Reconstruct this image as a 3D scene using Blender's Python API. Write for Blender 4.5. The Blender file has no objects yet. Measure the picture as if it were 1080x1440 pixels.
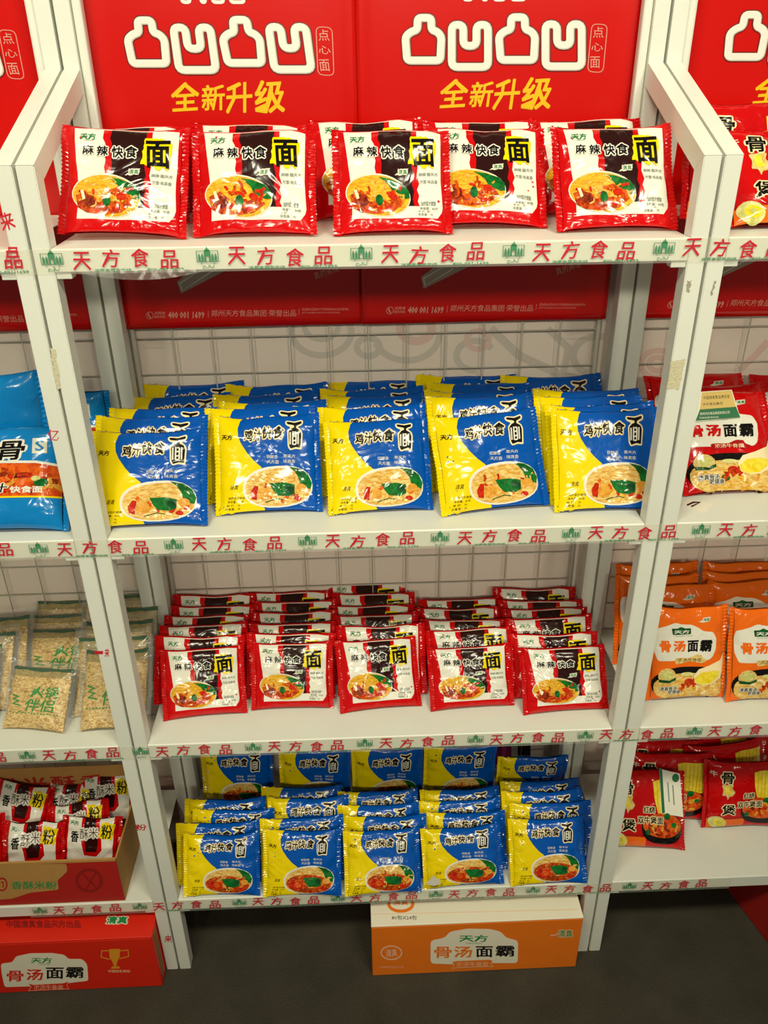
import bpy, bmesh, math, random
from mathutils import Vector, Matrix, noise
random.seed(7)
SC = bpy.context.scene
COL = SC.collection
PI = math.pi

# ------------------------------------------------------------------ camera
CAM = Vector((-.0322, -1.2075, 1.8456)); FPX = 1157.05
PITCH, YAW, ROLL = .4929, -.0343, -.0114
FW = Vector((-math.sin(YAW)*math.cos(PITCH), math.cos(YAW)*math.cos(PITCH), -math.sin(PITCH)))
_r = FW.cross(Vector((0, 0, 1))).normalized(); _u = _r.cross(FW)
RT = _r*math.cos(ROLL) + _u*math.sin(ROLL); UP = -_r*math.sin(ROLL) + _u*math.cos(ROLL)
cd = bpy.data.cameras.new('camera'); co = bpy.data.objects.new('camera', cd); COL.objects.link(co)
cd.sensor_fit = 'VERTICAL'; cd.sensor_height = 36; cd.lens = FPX/1440*36; cd.clip_start = .02
co.matrix_world = Matrix((RT, UP, -FW)).transposed().to_4x4(); co.location = CAM
SC.camera = co

def ray(x, y): return FW + RT*((x-540)/FPX) - UP*((y-720)/FPX)
def onz(x, y, z): d = ray(x, y); return CAM + d*((z-CAM.z)/d.z)
def ony(x, y, Y): d = ray(x, y); return CAM + d*((Y-CAM.y)/d.y)
def proj(P):
    d = Vector(P)-CAM; w = d.dot(FW); return 540+FPX*d.dot(RT)/w, 720-FPX*d.dot(UP)/w

# ------------------------------------------------------------------ light, world, exposure
SC.view_settings.view_transform = 'Standard'; SC.view_settings.look = 'None'
SC.view_settings.gamma = 1; SC.view_settings.exposure = -.26; SC.view_settings.use_curve_mapping = False
wd = bpy.data.worlds.new('hall'); SC.world = wd; wd.use_nodes = True
wd.node_tree.nodes['Background'].inputs[0].default_value = (1, .97, .8, 1)
wd.node_tree.nodes['Background'].inputs[1].default_value = .15
LC = (1, .945, .71)
def lamp(loc, tgt, w, sx, sy, col=LC):
    l = bpy.data.lights.new('ceiling_lamp', 'AREA'); l.shape = 'RECTANGLE'; l.size = sx; l.size_y = sy; l.energy = w; l.color = col
    o = bpy.data.objects.new('ceiling_lamp', l); COL.objects.link(o); o.location = loc
    o.rotation_euler = (Vector(tgt)-Vector(loc)).to_track_quat('-Z', 'Y').to_euler()
def spot(loc, tgt, w, ang, r=.15, col=LC):
    l = bpy.data.lights.new('track_spotlight', 'SPOT'); l.energy = w; l.color = col; l.spot_size = math.radians(ang); l.spot_blend = .9; l.shadow_soft_size = r
    o = bpy.data.objects.new('track_spotlight', l); COL.objects.link(o); o.location = loc
    o.rotation_euler = (Vector(tgt)-Vector(loc)).to_track_quat('-Z', 'Y').to_euler()
lamp((-.7, -1.5, 3.4), (-.1, .2, .8), 41, .9, .12)
lamp((.8, -1.5, 3.4), (.2, .2, .8), 41, .9, .12)
spot((-1.1, -3.7, 3.05), (-.45, .2, 1.42), 112, 44)
spot((.1, -3.9, 3.05), (.0, .2, 1.42), 112, 44)
spot((1.2, -3.7, 3.05), (.5, .2, 1.42), 112, 44)

# ------------------------------------------------------------------ materials
def lin(c):
    if isinstance(c, str):
        c = tuple(int(c[i:i+2], 16)/255 for i in (0, 2, 4))
    return tuple(x/12.92 if x <= .04045 else ((x+.055)/1.055)**2.4 for x in c) + (1,)
MATS = {}
def nodes(name):
    m = bpy.data.materials.new(name); m.use_nodes = True; MATS[name] = m
    nt = m.node_tree; return m, nt, nt.nodes['Principled BSDF']
def N(nt, t, **kw):
    n = nt.nodes.new(t)
    for k, v in kw.items():
        if hasattr(n, k): setattr(n, k, v)
        else: n.inputs[k].default_value = v
    return n
def plain(name, c, rough=.5, var=.06, scale=30, spec=.5, bump=0):
    """painted / printed surface with a little procedural unevenness"""
    m, nt, b = nodes(name); c = lin(c)
    tc = N(nt, 'ShaderNodeTexCoord'); nz = N(nt, 'ShaderNodeTexNoise'); nz.inputs['Scale'].default_value = scale; nz.inputs['Detail'].default_value = 4
    nt.links.new(tc.outputs['Object'], nz.inputs['Vector'])
    mx = N(nt, 'ShaderNodeMix', data_type='RGBA'); mx.inputs[6].default_value = tuple(x*(1-var) for x in c[:3])+(1,); mx.inputs[7].default_value = tuple(min(1, x*(1+var)) for x in c[:3])+(1,)
    nt.links.new(nz.outputs[0], mx.inputs[0]); nt.links.new(mx.outputs[2], b.inputs['Base Color'])
    b.inputs['Roughness'].default_value = rough; b.inputs['Specular IOR Level'].default_value = spec
    if bump:
        bp = N(nt, 'ShaderNodeBump'); bp.inputs['Strength'].default_value = bump; bp.inputs['Distance'].default_value = .002
        nt.links.new(nz.outputs[0], bp.inputs['Height']); nt.links.new(bp.outputs[0], b.inputs['Normal'])
    return m
def film(name, c, c2=None, tex=120, rough=.15, stretch=(1, 1, 1), crinkle=.6):
    """glossy crinkled plastic film; c2 gives a printed food texture"""
    m, nt, b = nodes(name)
    tc = N(nt, 'ShaderNodeTexCoord'); oi = N(nt, 'ShaderNodeObjectInfo')
    sc = N(nt, 'ShaderNodeVectorMath', operation='SCALE'); sc.inputs[0].default_value = (7, 3, 5)
    nt.links.new(oi.outputs['Random'], sc.inputs['Scale'])
    ad = N(nt, 'ShaderNodeVectorMath', operation='ADD'); nt.links.new(tc.outputs['Object'], ad.inputs[0]); nt.links.new(sc.outputs[0], ad.inputs[1])
    if c2:
        mp = N(nt, 'ShaderNodeMapping'); mp.inputs['Scale'].default_value = stretch; nt.links.new(tc.outputs['Object'], mp.inputs[0])
        t = N(nt, 'ShaderNodeTexNoise'); t.inputs['Scale'].default_value = tex; t.inputs['Detail'].default_value = 3; t.inputs['Distortion'].default_value = 1.2
        nt.links.new(mp.outputs[0], t.inputs['Vector'])
        r = N(nt, 'ShaderNodeValToRGB'); r.color_ramp.elements[0].position = .36; r.color_ramp.elements[1].position = .62
        r.color_ramp.elements[0].color = lin(c); r.color_ramp.elements[1].color = lin(c2)
        nt.links.new(t.outputs[0], r.inputs[0]); nt.links.new(r.outputs[0], b.inputs['Base Color'])
    else:
        b.inputs['Base Color'].default_value = lin(c)
    n1 = N(nt, 'ShaderNodeTexNoise'); n1.inputs['Scale'].default_value = 11; n1.inputs['Detail'].default_value = 2.5; n1.inputs['Distortion'].default_value = 1.8
    vo = N(nt, 'ShaderNodeTexVoronoi', feature='DISTANCE_TO_EDGE'); vo.inputs['Scale'].default_value = 10
    nt.links.new(ad.outputs[0], n1.inputs['Vector']); nt.links.new(ad.outputs[0], vo.inputs['Vector'])
    mr = N(nt, 'ShaderNodeMath', operation='MINIMUM'); mr.inputs[1].default_value = .09; nt.links.new(vo.outputs[0], mr.inputs[0])
    ma = N(nt, 'ShaderNodeMath', operation='MULTIPLY_ADD'); ma.inputs[1].default_value = .9
    nt.links.new(mr.outputs[0], ma.inputs[0]); nt.links.new(n1.outputs[0], ma.inputs[2])
    bp = N(nt, 'ShaderNodeBump'); bp.inputs['Strength'].default_value = crinkle; bp.inputs['Distance'].default_value = .009
    nt.links.new(ma.outputs[0], bp.inputs['Height']); nt.links.new(bp.outputs[0], b.inputs['Normal'])
    b.inputs['Roughness'].default_value = rough; b.inputs['Specular IOR Level'].default_value = .42
    return m
def clear(name, tint=(1, 1, 1), mixf=.12, rough=.12):
    m, nt, b = nodes(name)
    tr = N(nt, 'ShaderNodeBsdfTransparent'); tr.inputs[0].default_value = (*tint, 1)
    mx = N(nt, 'ShaderNodeMixShader'); mx.inputs[0].default_value = mixf
    b.inputs['Base Color'].default_value = (.9, .9, .85, 1); b.inputs['Roughness'].default_value = rough; b.inputs['Specular IOR Level'].default_value = 1
    nz = N(nt, 'ShaderNodeTexNoise'); nz.inputs['Scale'].default_value = 30; tc = N(nt, 'ShaderNodeTexCoord'); nt.links.new(tc.outputs['Object'], nz.inputs['Vector'])
    bp = N(nt, 'ShaderNodeBump'); bp.inputs['Strength'].default_value = .5; bp.inputs['Distance'].default_value = .005
    nt.links.new(nz.outputs[0], bp.inputs['Height']); nt.links.new(bp.outputs[0], b.inputs['Normal'])
    nt.links.new(tr.outputs[0], mx.inputs[1]); nt.links.new(b.outputs[0], mx.inputs[2])
    nt.links.new(mx.outputs[0], nt.nodes['Material Output'].inputs[0])
    return m
plain('white_enamel', 'e4e6dc', .38, .03, 12); plain('grubby_enamel', 'a39a88', .6, .15, 60)
plain('gap_dark', '4a4338', .8); plain('residue', 'cfc7a6', .7, .2, 220, bump=.6)
plain('tape_red', 'cf2233', .45, .12, 300); plain('tape_green', '468f63', .45, .12, 300); plain('tape_grey', '6d8f74', .5)
clear('tape_film', (1, .995, .97), .10, .15); clear('clear_film', (1, 1, 1), .07, .1)
plain('poster_red', 'cc0c06', .2, .03, 5); plain('poster_white', 'f1ece2', .3, .02); plain('poster_grey', 'c6c0b4', .3); plain('poster_dark', '6d0c08', .3)
plain('poster_yellow', 'f4c011', .3, .04); plain('poster_pink', 'e09a8a', .35); plain('poster_silver', 'b5a99b', .3, .15, 40); plain('poster_gold', 'e8d36a', .3)
plain('wall_print', 'f5e6da', .7, .04, 6); plain('wall_mural_grey', 'd9cfc4', .7, .05, 8); plain('wall_mural_pink', 'ecccc2', .7, .05, 8); plain('wall_magenta', 'd4418c', .7); plain('wall_black', '1c1714', .7)
plain('wire_white', 'c3bfb2', .4)
plain('ink', '15110f', .35); plain('carton_orange', 'f27a16', .5, .05, 20); plain('carton_white', 'f2ead4', .55, .03, 15); plain('carton_red', 'e3260f', .45, .05, 12)
plain('carton_maroon', 'b21d16', .6, .06, 20); plain('kraft', 'b98a4a', .75, .1, 60); plain('kraft_dark', '8f6a38', .8, .1, 60); plain('carton_green', '1f8f4d', .5); plain('card_white', 'efeadb', .5); plain('card_gold', 'd8b866', .45); plain('card_green', '0f6a3c', .45)
plain('carton_darkred', '931510', .6); plain('carton_gold', 'e89a2a', .5); plain('carton_pale', 'f5c09a', .5)
# packet films
film('f_red', 'c60609'); film('f_white', 'e6e3d6'); film('f_maroon', '2a0d0b'); film('f_yellow', 'f0d400'); film('f_blue', '0052b0'); film('f_deepblue', '0a4f9e')
film('f_black', '100c0b'); film('f_green', '14793a'); film('f_leaf', '07501e', '12752c', 60); film('f_leafdark', '0a3f1e', '14602c', 60)
film('f_orange', 'ee6a12'); film('f_cream', 'f6e3b4'); film('f_pale', 'd9d9c6'); film('f_grey', '8d958c')
film('f_noodle', 'cc8410', 'ebbd36', 190, stretch=(.5, 1, 1.6)); film('f_noodle2', 'cf9638', 'edcf80', 170, stretch=(.5, 1, 1.5))
film('f_broth', '8f180a', 'd2560f', 130); film('f_broth2', 'd98a2a', 'f2cf7a', 130); film('f_chili', 'ae1208', 'd4330f', 120); film('f_egg', 'cf8420', 'e6a844', 90)
film('f_meat', '5f1609', '9a3312', 120); film('f_gold', 'c9a24a', 'e6d08a', 200); film('f_lemon', 'e8c910', 'f3e04a', 60); film('f_onion', 'b9bb58', 'e0dc9a', 60)
film('f_skyblue', '0b7cc4'); film('f_oil', 'c83a0a', 'e4681c', 70); film('f_darkred', 'a80f12')
film('n_cake', 'a97b34', 'ecd08a', 150, rough=.35, stretch=(.8, 1, 1.4), crinkle=.9); film('n_green', '0a4f2c'); film('n_text', '178a2e'); film('n_head', '8f7d4a', 'b09a62', 60)
# floor
m, nt, b = nodes('carpet')
tc = N(nt, 'ShaderNodeTexCoord'); nz = N(nt, 'ShaderNodeTexNoise'); nz.inputs['Scale'].default_value = 9; nz.inputs['Detail'].default_value = 8
n2 = N(nt, 'ShaderNodeTexNoise'); n2.inputs['Scale'].default_value = 320; n2.inputs['Detail'].default_value = 2
for q in (nz, n2): nt.links.new(tc.outputs['Object'], q.inputs['Vector'])
mx = N(nt, 'ShaderNodeMix', data_type='RGBA'); mx.inputs[6].default_value = lin('3f3b31'); mx.inputs[7].default_value = lin('5d584c'); nt.links.new(nz.outputs[0], mx.inputs[0])
m2 = N(nt, 'ShaderNodeMix', data_type='RGBA', blend_type='MULTIPLY'); m2.inputs[0].default_value = .6; nt.links.new(mx.outputs[2], m2.inputs[6])
nt.links.new(n2.outputs[0], m2.inputs[7]); nt.links.new(m2.outputs[2], b.inputs['Base Color']); b.inputs['Roughness'].default_value = .95; b.inputs['Specular IOR Level'].default_value = .1
bp = N(nt, 'ShaderNodeBump'); bp.inputs['Strength'].default_value = .6; bp.inputs['Distance'].default_value = .004; nt.links.new(n2.outputs[0], bp.inputs['Height']); nt.links.new(bp.outputs[0], b.inputs['Normal'])

# ------------------------------------------------------------------ object helpers
def thing(name, label, cat, loc=(0, 0, 0), rot=(0, 0, 0), group=None):
    o = bpy.data.objects.new(name, None); COL.objects.link(o); o.location = loc; o.rotation_euler = rot; o.empty_display_size = .02
    o['label'] = label; o['category'] = cat
    if group: o['group'] = group
    return o
def part(name, me, parent=None, label=None):
    o = bpy.data.objects.new(name, me); COL.objects.link(o)
    if parent: o.parent = parent
    if label: o['label'] = label
    return o
def mesh_of(name, bm, mats, smooth=False):
    me = bpy.data.meshes.new(name); bm.to_mesh(me); bm.free()
    for q in ([mats] if isinstance(mats, str) else mats): me.materials.append(MATS[q])
    if smooth: me.polygons.foreach_set('use_smooth', [True]*len(me.polygons))
    return me
def box(bm, lo, hi, mi=0, bev=0):
    r = bmesh.ops.create_cube(bm, size=1); vs = r['verts']
    for v in vs:
        v.co = Vector([lo[i] + (v.co[i]+.5)*(hi[i]-lo[i]) for i in range(3)])
    fs = list({f for v in vs for f in v.link_faces})
    for f in fs: f.material_index = mi
    if bev:
        es = list({e for v in vs for e in v.link_edges})
        bmesh.ops.bevel(bm, geom=es, offset=bev, segments=2, affect='EDGES', profile=.5)
def box_mesh(name, lo, hi, mat, bev=.0012):
    bm = bmesh.new(); box(bm, lo, hi, 0, bev); return mesh_of(name, bm, mat)
def prism(bm, pts, d, mi=0):
    """pts: 3-D polygon, extruded by vector d"""
    a = [bm.verts.new(p) for p in pts]; c = [bm.verts.new(Vector(p)+Vector(d)) for p in pts]
    n = len(pts); fs = [bm.faces.new(a), bm.faces.new(c[::-1])]
    for i in range(n): fs.append(bm.faces.new((a[i], c[i], c[(i+1) % n], a[(i+1) % n])))
    for f in fs: f.material_index = mi
    bmesh.ops.recalc_face_normals(bm, faces=fs)

# ------------------------------------------------------------------ flat artwork
_glyph = {}
def glyphs(s, off):
    k = (s, off)
    if k not in _glyph:
        c = bpy.data.curves.new('t', 'FONT'); c.body = s; c.size = 1; c.offset = off; c.resolution_u = 1; c.fill_mode = 'FRONT'
        o = bpy.data.objects.new('t', c); me = bpy.data.meshes.new_from_object(o)
        _glyph[k] = ([(v.co.x, v.co.y) for v in me.vertices], [tuple(p.vertices) for p in me.polygons])
        bpy.data.objects.remove(o); bpy.data.curves.remove(c); bpy.data.meshes.remove(me)
    return _glyph[k]
def rounded(pts, r, n=3, closed=True):
    out = []; L = len(pts)
    for i in range(L):
        p = Vector(pts[i])
        if not closed and i in (0, L-1): out.append(tuple(p)); continue
        a = Vector(pts[i-1])-p; b = Vector(pts[(i+1) % L])-p
        ra = min(r, a.length*.48); rb = min(r, b.length*.48)
        A = p+a.normalized()*ra; B = p+b.normalized()*rb
        for k in range(n+1):
            t = k/n; out.append(tuple(A*(1-t)**2 + p*2*t*(1-t) + B*t*t))
    return out
class Art:
    """polygons and lettering in photo-measured 2-D coordinates (y down), each with a small stacking level"""
    def __init__(s, T): s.T = T; s.items = []; s.mats = []
    def mi(s, m):
        if m not in s.mats: s.mats.append(m)
        return s.mats.index(m)
    def poly(s, pts, m, lv=1):
        s.items.append(([s.T(*p) for p in pts], [tuple(range(len(pts)))], s.mi(m), lv))
    def rect(s, x0, y0, x1, y1, m, lv=1): s.poly([(x0, y0), (x1, y0), (x1, y1), (x0, y1)], m, lv)
    def ell(s, cx, cy, rx, ry, m, lv=1, rot=0, n=28, e=2, a0=0, a1=2*PI):
        c, q = math.cos(rot), math.sin(rot); pts = []
        for i in range(n):
            t = a0+(a1-a0)*i/(n if abs(a1-a0-2*PI) < 1e-6 else n-1)
            x = rx*math.copysign(abs(math.cos(t))**(2/e), math.cos(t)); y = ry*math.copysign(abs(math.sin(t))**(2/e), math.sin(t))
            pts.append((cx+x*c-y*q, cy+x*q+y*c))
        s.poly(pts, m, lv)
    def stroke(s, pts, w, m, lv=1, closed=False):
        P = [Vector(p) for p in pts]; L = len(P); a = []; b = []
        for i in range(L):
            if closed: t0, t1 = P[i]-P[i-1], P[(i+1) % L]-P[i]
            else: t0 = P[i]-P[i-1] if i else P[1]-P[0]; t1 = P[i+1]-P[i] if i < L-1 else P[-1]-P[-2]
            t0 = t0.normalized(); t1 = t1.normalized(); n = Vector((-(t0+t1).y, (t0+t1).x)); n = n.normalized() if n.length > 1e-6 else Vector((-t0.y, t0.x))
            k = w/2/max(.5, n.dot(Vector((-t0.y, t0.x))))
            a.append(s.T(*(P[i]+n*k))); b.append(s.T(*(P[i]-n*k)))
        fs = [(i, (i+1) % L, L+(i+1) % L, L+i) for i in range(L if closed else L-1)]
        s.items.append((a+b, fs, s.mi(m), lv))
    def text(s, t, x0, y0, x1, y1, m, lv=5, off=.02, out=None, ooff=.09, shear=0, rot=0, each=False):
        if each:
            n = len(t); w = (x1-x0)/n
            for i, ch in enumerate(t): s.text(ch, x0+w*(i+.06), y0, x0+w*(i+.94), y1, m, lv, off, out, ooff, shear, rot)
            return
        bv = glyphs(t, off)[0]
        ax, bx = min(v[0] for v in bv), max(v[0] for v in bv); ay, by = min(v[1] for v in bv), max(v[1] for v in bv)
        cx, cy = (x0+x1)/2, (y0+y1)/2; cr, sr = math.cos(rot), math.sin(rot)
        def f(v):
            X = x0+(v[0]-ax)/(bx-ax)*(x1-x0); Y = y1-(v[1]-ay)/(by-ay)*(y1-y0)
            X += shear*(cy-Y); X -= cx; Y -= cy
            return s.T(cx+X*cr-Y*sr, cy+X*sr+Y*cr)
        vs, fs = glyphs(t, 0)
        sx_ = (bx-ax)/max(1e-9, abs(x1-x0)); kx = max(.5, min(2, (by-ay)/abs(y1-y0)/sx_ if sx_ else 1))
        for r_, m_, l_ in (([(ooff, out, lv-1)] if out else []) + [(off, m, lv)]):
            sh = [(0, 0)]
            if r_ > .008:
                for rr in ([r_*.5, r_] if r_ > .08 else [r_]):
                    nn = 8 if r_ > .05 else 4
                    sh += [(rr*math.cos(PI/4+q*2*PI/nn), rr*math.sin(PI/4+q*2*PI/nn)) for q in range(nn)]
            for q, (dx, dy) in enumerate(sh):
                s.items.append(([f((v[0]+dx, v[1]+dy)) for v in vs], fs, s.mi(m_), l_+q*.045))
    def brush(s, pts, m, lv, amp, seed=0, step=12):
        """polygon with a rough hand-cut edge"""
        rnd = random.Random(seed); out = []; L = len(pts)
        for i in range(L):
            p, q = Vector(pts[i]), Vector(pts[(i+1) % L]); n = max(1, int((q-p).length/step)); d = (q-p).normalized(); pr = Vector((-d.y, d.x))
            for k in range(n): out.append(tuple(p+(q-p)*k/n+pr*rnd.uniform(-amp, amp)))
        s.poly(out, m, lv)
    def strands(s, n, inside, mats, lvs, ln, w, seed):
        rnd = random.Random(seed); (x0, y0, x1, y1), test = inside; k = 0; tries = 0
        while k < n and tries < n*12:
            tries += 1
            x, y = rnd.uniform(x0, x1), rnd.uniform(y0, y1); a = rnd.uniform(-.5, .5)+rnd.choice((0, 0, .9, -.7)); L = ln*rnd.uniform(.5, 1.2); cv = rnd.uniform(-1.5, 1.5)
            pts = [(x+L*t*math.cos(a+cv*t), y+L*t*math.sin(a+cv*t)) for t in (0, .25, .5, .75, 1)]
            if all(test(*p) for p in pts): s.stroke(pts, w*rnd.uniform(.7, 1.2), rnd.choice(mats), rnd.choice(lvs)); k += 1
    def bm(s, wind=True):
        bm = bmesh.new()
        for qi, (vs, fs, mi, lv) in enumerate(s.items):
            lv = lv+(qi % 9)*.011 if lv > 0 else lv
            V = [bm.verts.new((p[0], p[1], lv)) for p in vs]
            for f in fs:
                if len(set(f)) < 3: continue
                try: q = bm.faces.new([V[i] for i in f])
                except ValueError: continue
                q.material_index = mi
        big = [f for f in bm.faces if len(f.verts) > 4]
        if big: bmesh.ops.triangulate(bm, faces=big)
        return bm
    def flat(s, name, fn, eps=.00015):
        """fn(a,b,h) -> world/local point, h = height off the surface"""
        bm = s.bm()
        for v in bm.verts: v.co = fn(v.co.x, v.co.y, (v.co.z)*eps)
        return mesh_of(name, bm, s.mats)
def quad(tl, tr, br, bl):
    """photo quad -> (u, v) with v up"""
    tl, tr, br, bl = map(Vector, (tl, tr, br, bl))
    def T(x, y):
        u = v = .5; p = Vector((x, y))
        for _ in range(8):
            A = bl+(br-bl)*u; B = tl+(tr-tl)*u; r = A+(B-A)*v-p
            du = (br-bl)*(1-v)+(tr-tl)*v; dv = B-A; det = du.x*dv.y-du.y*dv.x
            u -= (r.x*dv.y-r.y*dv.x)/det; v -= (du.x*r.y-du.y*r.x)/det
        return u, v
    return T
def front_art(zx, zy, s, Y):
    """zoom pixels -> (X, Z) on the vertical plane y = Y"""
    def T(x, y): p = ony(zx+x/s, zy+y/s, Y); return p.x, p.z
    return T

# ------------------------------------------------------------------ packet builder
def pouch_fn(W, H, T, seed, plump=1.0, rough=1.0):
    def h(u, v):
        a, b = min(1, abs(2*u-1)), min(1, abs(2*v-1))
        q = T/2*plump*(1-a**5)**.7*(1-b**5)**.55
        e = max(0, a-.55)/.45
        ed = max(0, b-.6)/.4
        w = noise.noise((u*3.2, v*9, seed*3.1))*.0042*e*(1-a**12) + noise.noise((u*4.5, v*4.5, seed*7.7))*.0022*(1-a**8)*(1-b**8) + noise.noise((u*11, v*3.5, seed*1.3+4))*.0026*ed*(1-b**10)
        return q+w*rough
    def P(u, v, side):
        uc, vc = min(1, max(0, u)), min(1, max(0, v)); a, b = abs(2*uc-1), abs(2*vc-1)
        x = (u-.5)*W*(1-.012*(1-b*b))
        sag = noise.noise((uc*2.4, round(vc)*5., seed*2.3+9))*.006*rough
        z = H*(.5+(v-.5)*(1-.055*(1-a**2.5))) + (sag*max(0, (vc-.5)*2)**3)
        yo = noise.noise((uc*1.6, vc*1.6, seed*5.1+2))*.006*rough + (noise.noise((uc*5, vc*5, seed+30))*.004*a**4)*rough
        hh = h(uc, vc)
        return Vector((x, yo-hh if side else yo+hh*.85, z))
    return P
def pouch_mesh(name, art, W, H, P, back, fin=.008, eps=.00022):
    """front printed surface that follows the pillow shape, plus the plain back"""
    bm = art.bm()
    nu, nv = 20, 20
    cu = [i/nu for i in range(1, nu)]+[.012, .03, .97, .988]; cv = [i/nv for i in range(1, nv)]+[.008, .022, .978, .992]
    for c in cu: bmesh.ops.bisect_plane(bm, geom=bm.verts[:]+bm.edges[:]+bm.faces[:], plane_co=(c, 0, 0), plane_no=(1, 0, 0), dist=1e-6)
    for c in cv: bmesh.ops.bisect_plane(bm, geom=bm.verts[:]+bm.edges[:]+bm.faces[:], plane_co=(0, c, 0), plane_no=(0, 1, 0), dist=1e-6)
    # drop what overhangs the pouch outline
    bad = [f for f in bm.faces if not (-.002 <= f.calc_center_median().x <= 1.002 and -.002 <= f.calc_center_median().y <= 1.002)]
    if bad: bmesh.ops.delete(bm, geom=bad, context='FACES')
    bmi = art.mi(back)
    us = sorted([0, 1]+cu); vs = sorted([0, 1]+cv)
    us = us[::2]+([1] if us[::2][-1] != 1 else []); vs = vs[::2]+([1] if vs[::2][-1] != 1 else [])
    g = [[bm.verts.new((u, v, -1)) for v in vs] for u in us]
    for i in range(len(us)-1):
        for j in range(len(vs)-1):
            f = bm.faces.new((g[i][j], g[i][j+1], g[i+1][j+1], g[i+1][j])); f.material_index = bmi
    bmesh.ops.triangulate(bm, faces=bm.faces[:])
    nrm = {}
    d = .006; out = {}
    for v in bm.verts:
        u_, v_, lv = v.co; side = lv >= 0
        p = P(u_, v_, side)
        u0, u1, v0, v1 = max(0, u_-d), min(1, u_+d), max(0, v_-d), min(1, v_+d)
        n = (P(u1, v_, side)-P(u0, v_, side)).cross(P(u_, v1, side)-P(u_, v0, side)).normalized()
        if not side: n = -n
        out[v] = (p+n*max(0, lv)*eps, n)
    for v, (p, n) in out.items(): v.co = p
    bm.normal_update()
    for f in bm.faces:
        av = sum((out[v][1] for v in f.verts), Vector())
        if f.normal.dot(av) < 0: f.normal_flip()
    bm.verts.index_update(); ns = [None]*len(bm.verts)
    for v, (p, n) in out.items(): ns[v.index] = n
    me = mesh_of(name, bm, art.mats, True)
    me.normals_split_custom_set_from_vertices(ns)
    return me
def seal_mesh(P, left, W, H, mats, split=None, fin=.009, seed=0):
    """flat crimped fin along one end; zigzag outer edge, fine ridges"""
    bm = bmesh.new(); n = 56; u = 0 if left else 1; sg = -1 if left else 1; lay = []
    for k in (0, 1):
        rows = []
        for i in range(n+1):
            v = i/n; p = P(u, v, True); q = P(u, v, False); p = (p+q)/2
            wob = noise.noise((v*3, seed, 1.))*.005
            col = []
            for j, t in enumerate((-.25, .35, 1.0)):
                w = fin*t + (-.0016 if j == 2 and i % 2 else 0)
                col.append(bm.verts.new(p+Vector((sg*w, (-.0004 if k == 0 else .0004)+wob*max(0, t)+(.0007 if i % 2 else -.0007)*(j > 0), 0))))
            rows.append(col)
        lay.append(rows)
    for k in (0, 1):
        for i in range(n):
            for j in (0, 1):
                f = bm.faces.new((lay[k][i][j], lay[k][i][j+1], lay[k][i+1][j+1], lay[k][i+1][j]))
                f.material_index = 1 if split and i/n > split else 0
    for i in range(n):
        f = bm.faces.new((lay[0][i][2], lay[1][i][2], lay[1][i+1][2], lay[0][i+1][2])); f.material_index = 1 if split and i/n > split else 0
    bmesh.ops.recalc_face_normals(bm, faces=bm.faces[:])
    return mesh_of('end_seal', bm, mats)

KIND = {}
def make_kind(key, W, H, T, art_fn, back, seals, nvar=3, plump=1., rough=1., fin=.009, extra=None, split=(None, None)):
    vs = []; px = []
    for k in range(nvar):
        P = pouch_fn(W, H, T, hash_(key)+k*1.7, plump, rough)
        me = pouch_mesh('pouch', art_fn(k), W, H, P, back, fin)
        parts = [('pouch', me), ('end_seal', seal_mesh(P, True, W, H, seals[0], split[0], fin, k)), ('end_seal', seal_mesh(P, False, W, H, seals[1], split[1], fin, k+5))]
        if extra: parts += extra(P)
        vs.append(parts)
        pts = []; fc = []; n = 12
        for side in (True, False):
            o = len(pts)
            for i in range(n+1):
                for j in range(n+1):
                    pts.append(P(i/n, j/n, side)+Vector((0, -.0012 if side else .0002, 0)))
            fc += [(o+i*(n+1)+j, o+(i+1)*(n+1)+j, o+(i+1)*(n+1)+j+1, o+i*(n+1)+j+1) for i in range(n) for j in range(n)]
        for me2 in [q[1] for q in parts[1:]]:
            o = len(pts); pts += [v.co.copy() for v in me2.vertices]; fc += [tuple(o+k for k in f.vertices) for f in me2.polygons]
        px.append((pts, fc))
    KIND[key] = dict(W=W, H=H, T=T, var=vs, n=0, proxy=px)
def hash_(s): return sum(ord(c)*(i+3) for i, c in enumerate(s)) % 97/7

def bowl_test(cx, cy, rx, ry):
    return (cx-rx, cy-ry, cx+rx, cy+ry), lambda x, y: ((x-cx)/rx)**2+((y-cy)/ry)**2 < .9

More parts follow.
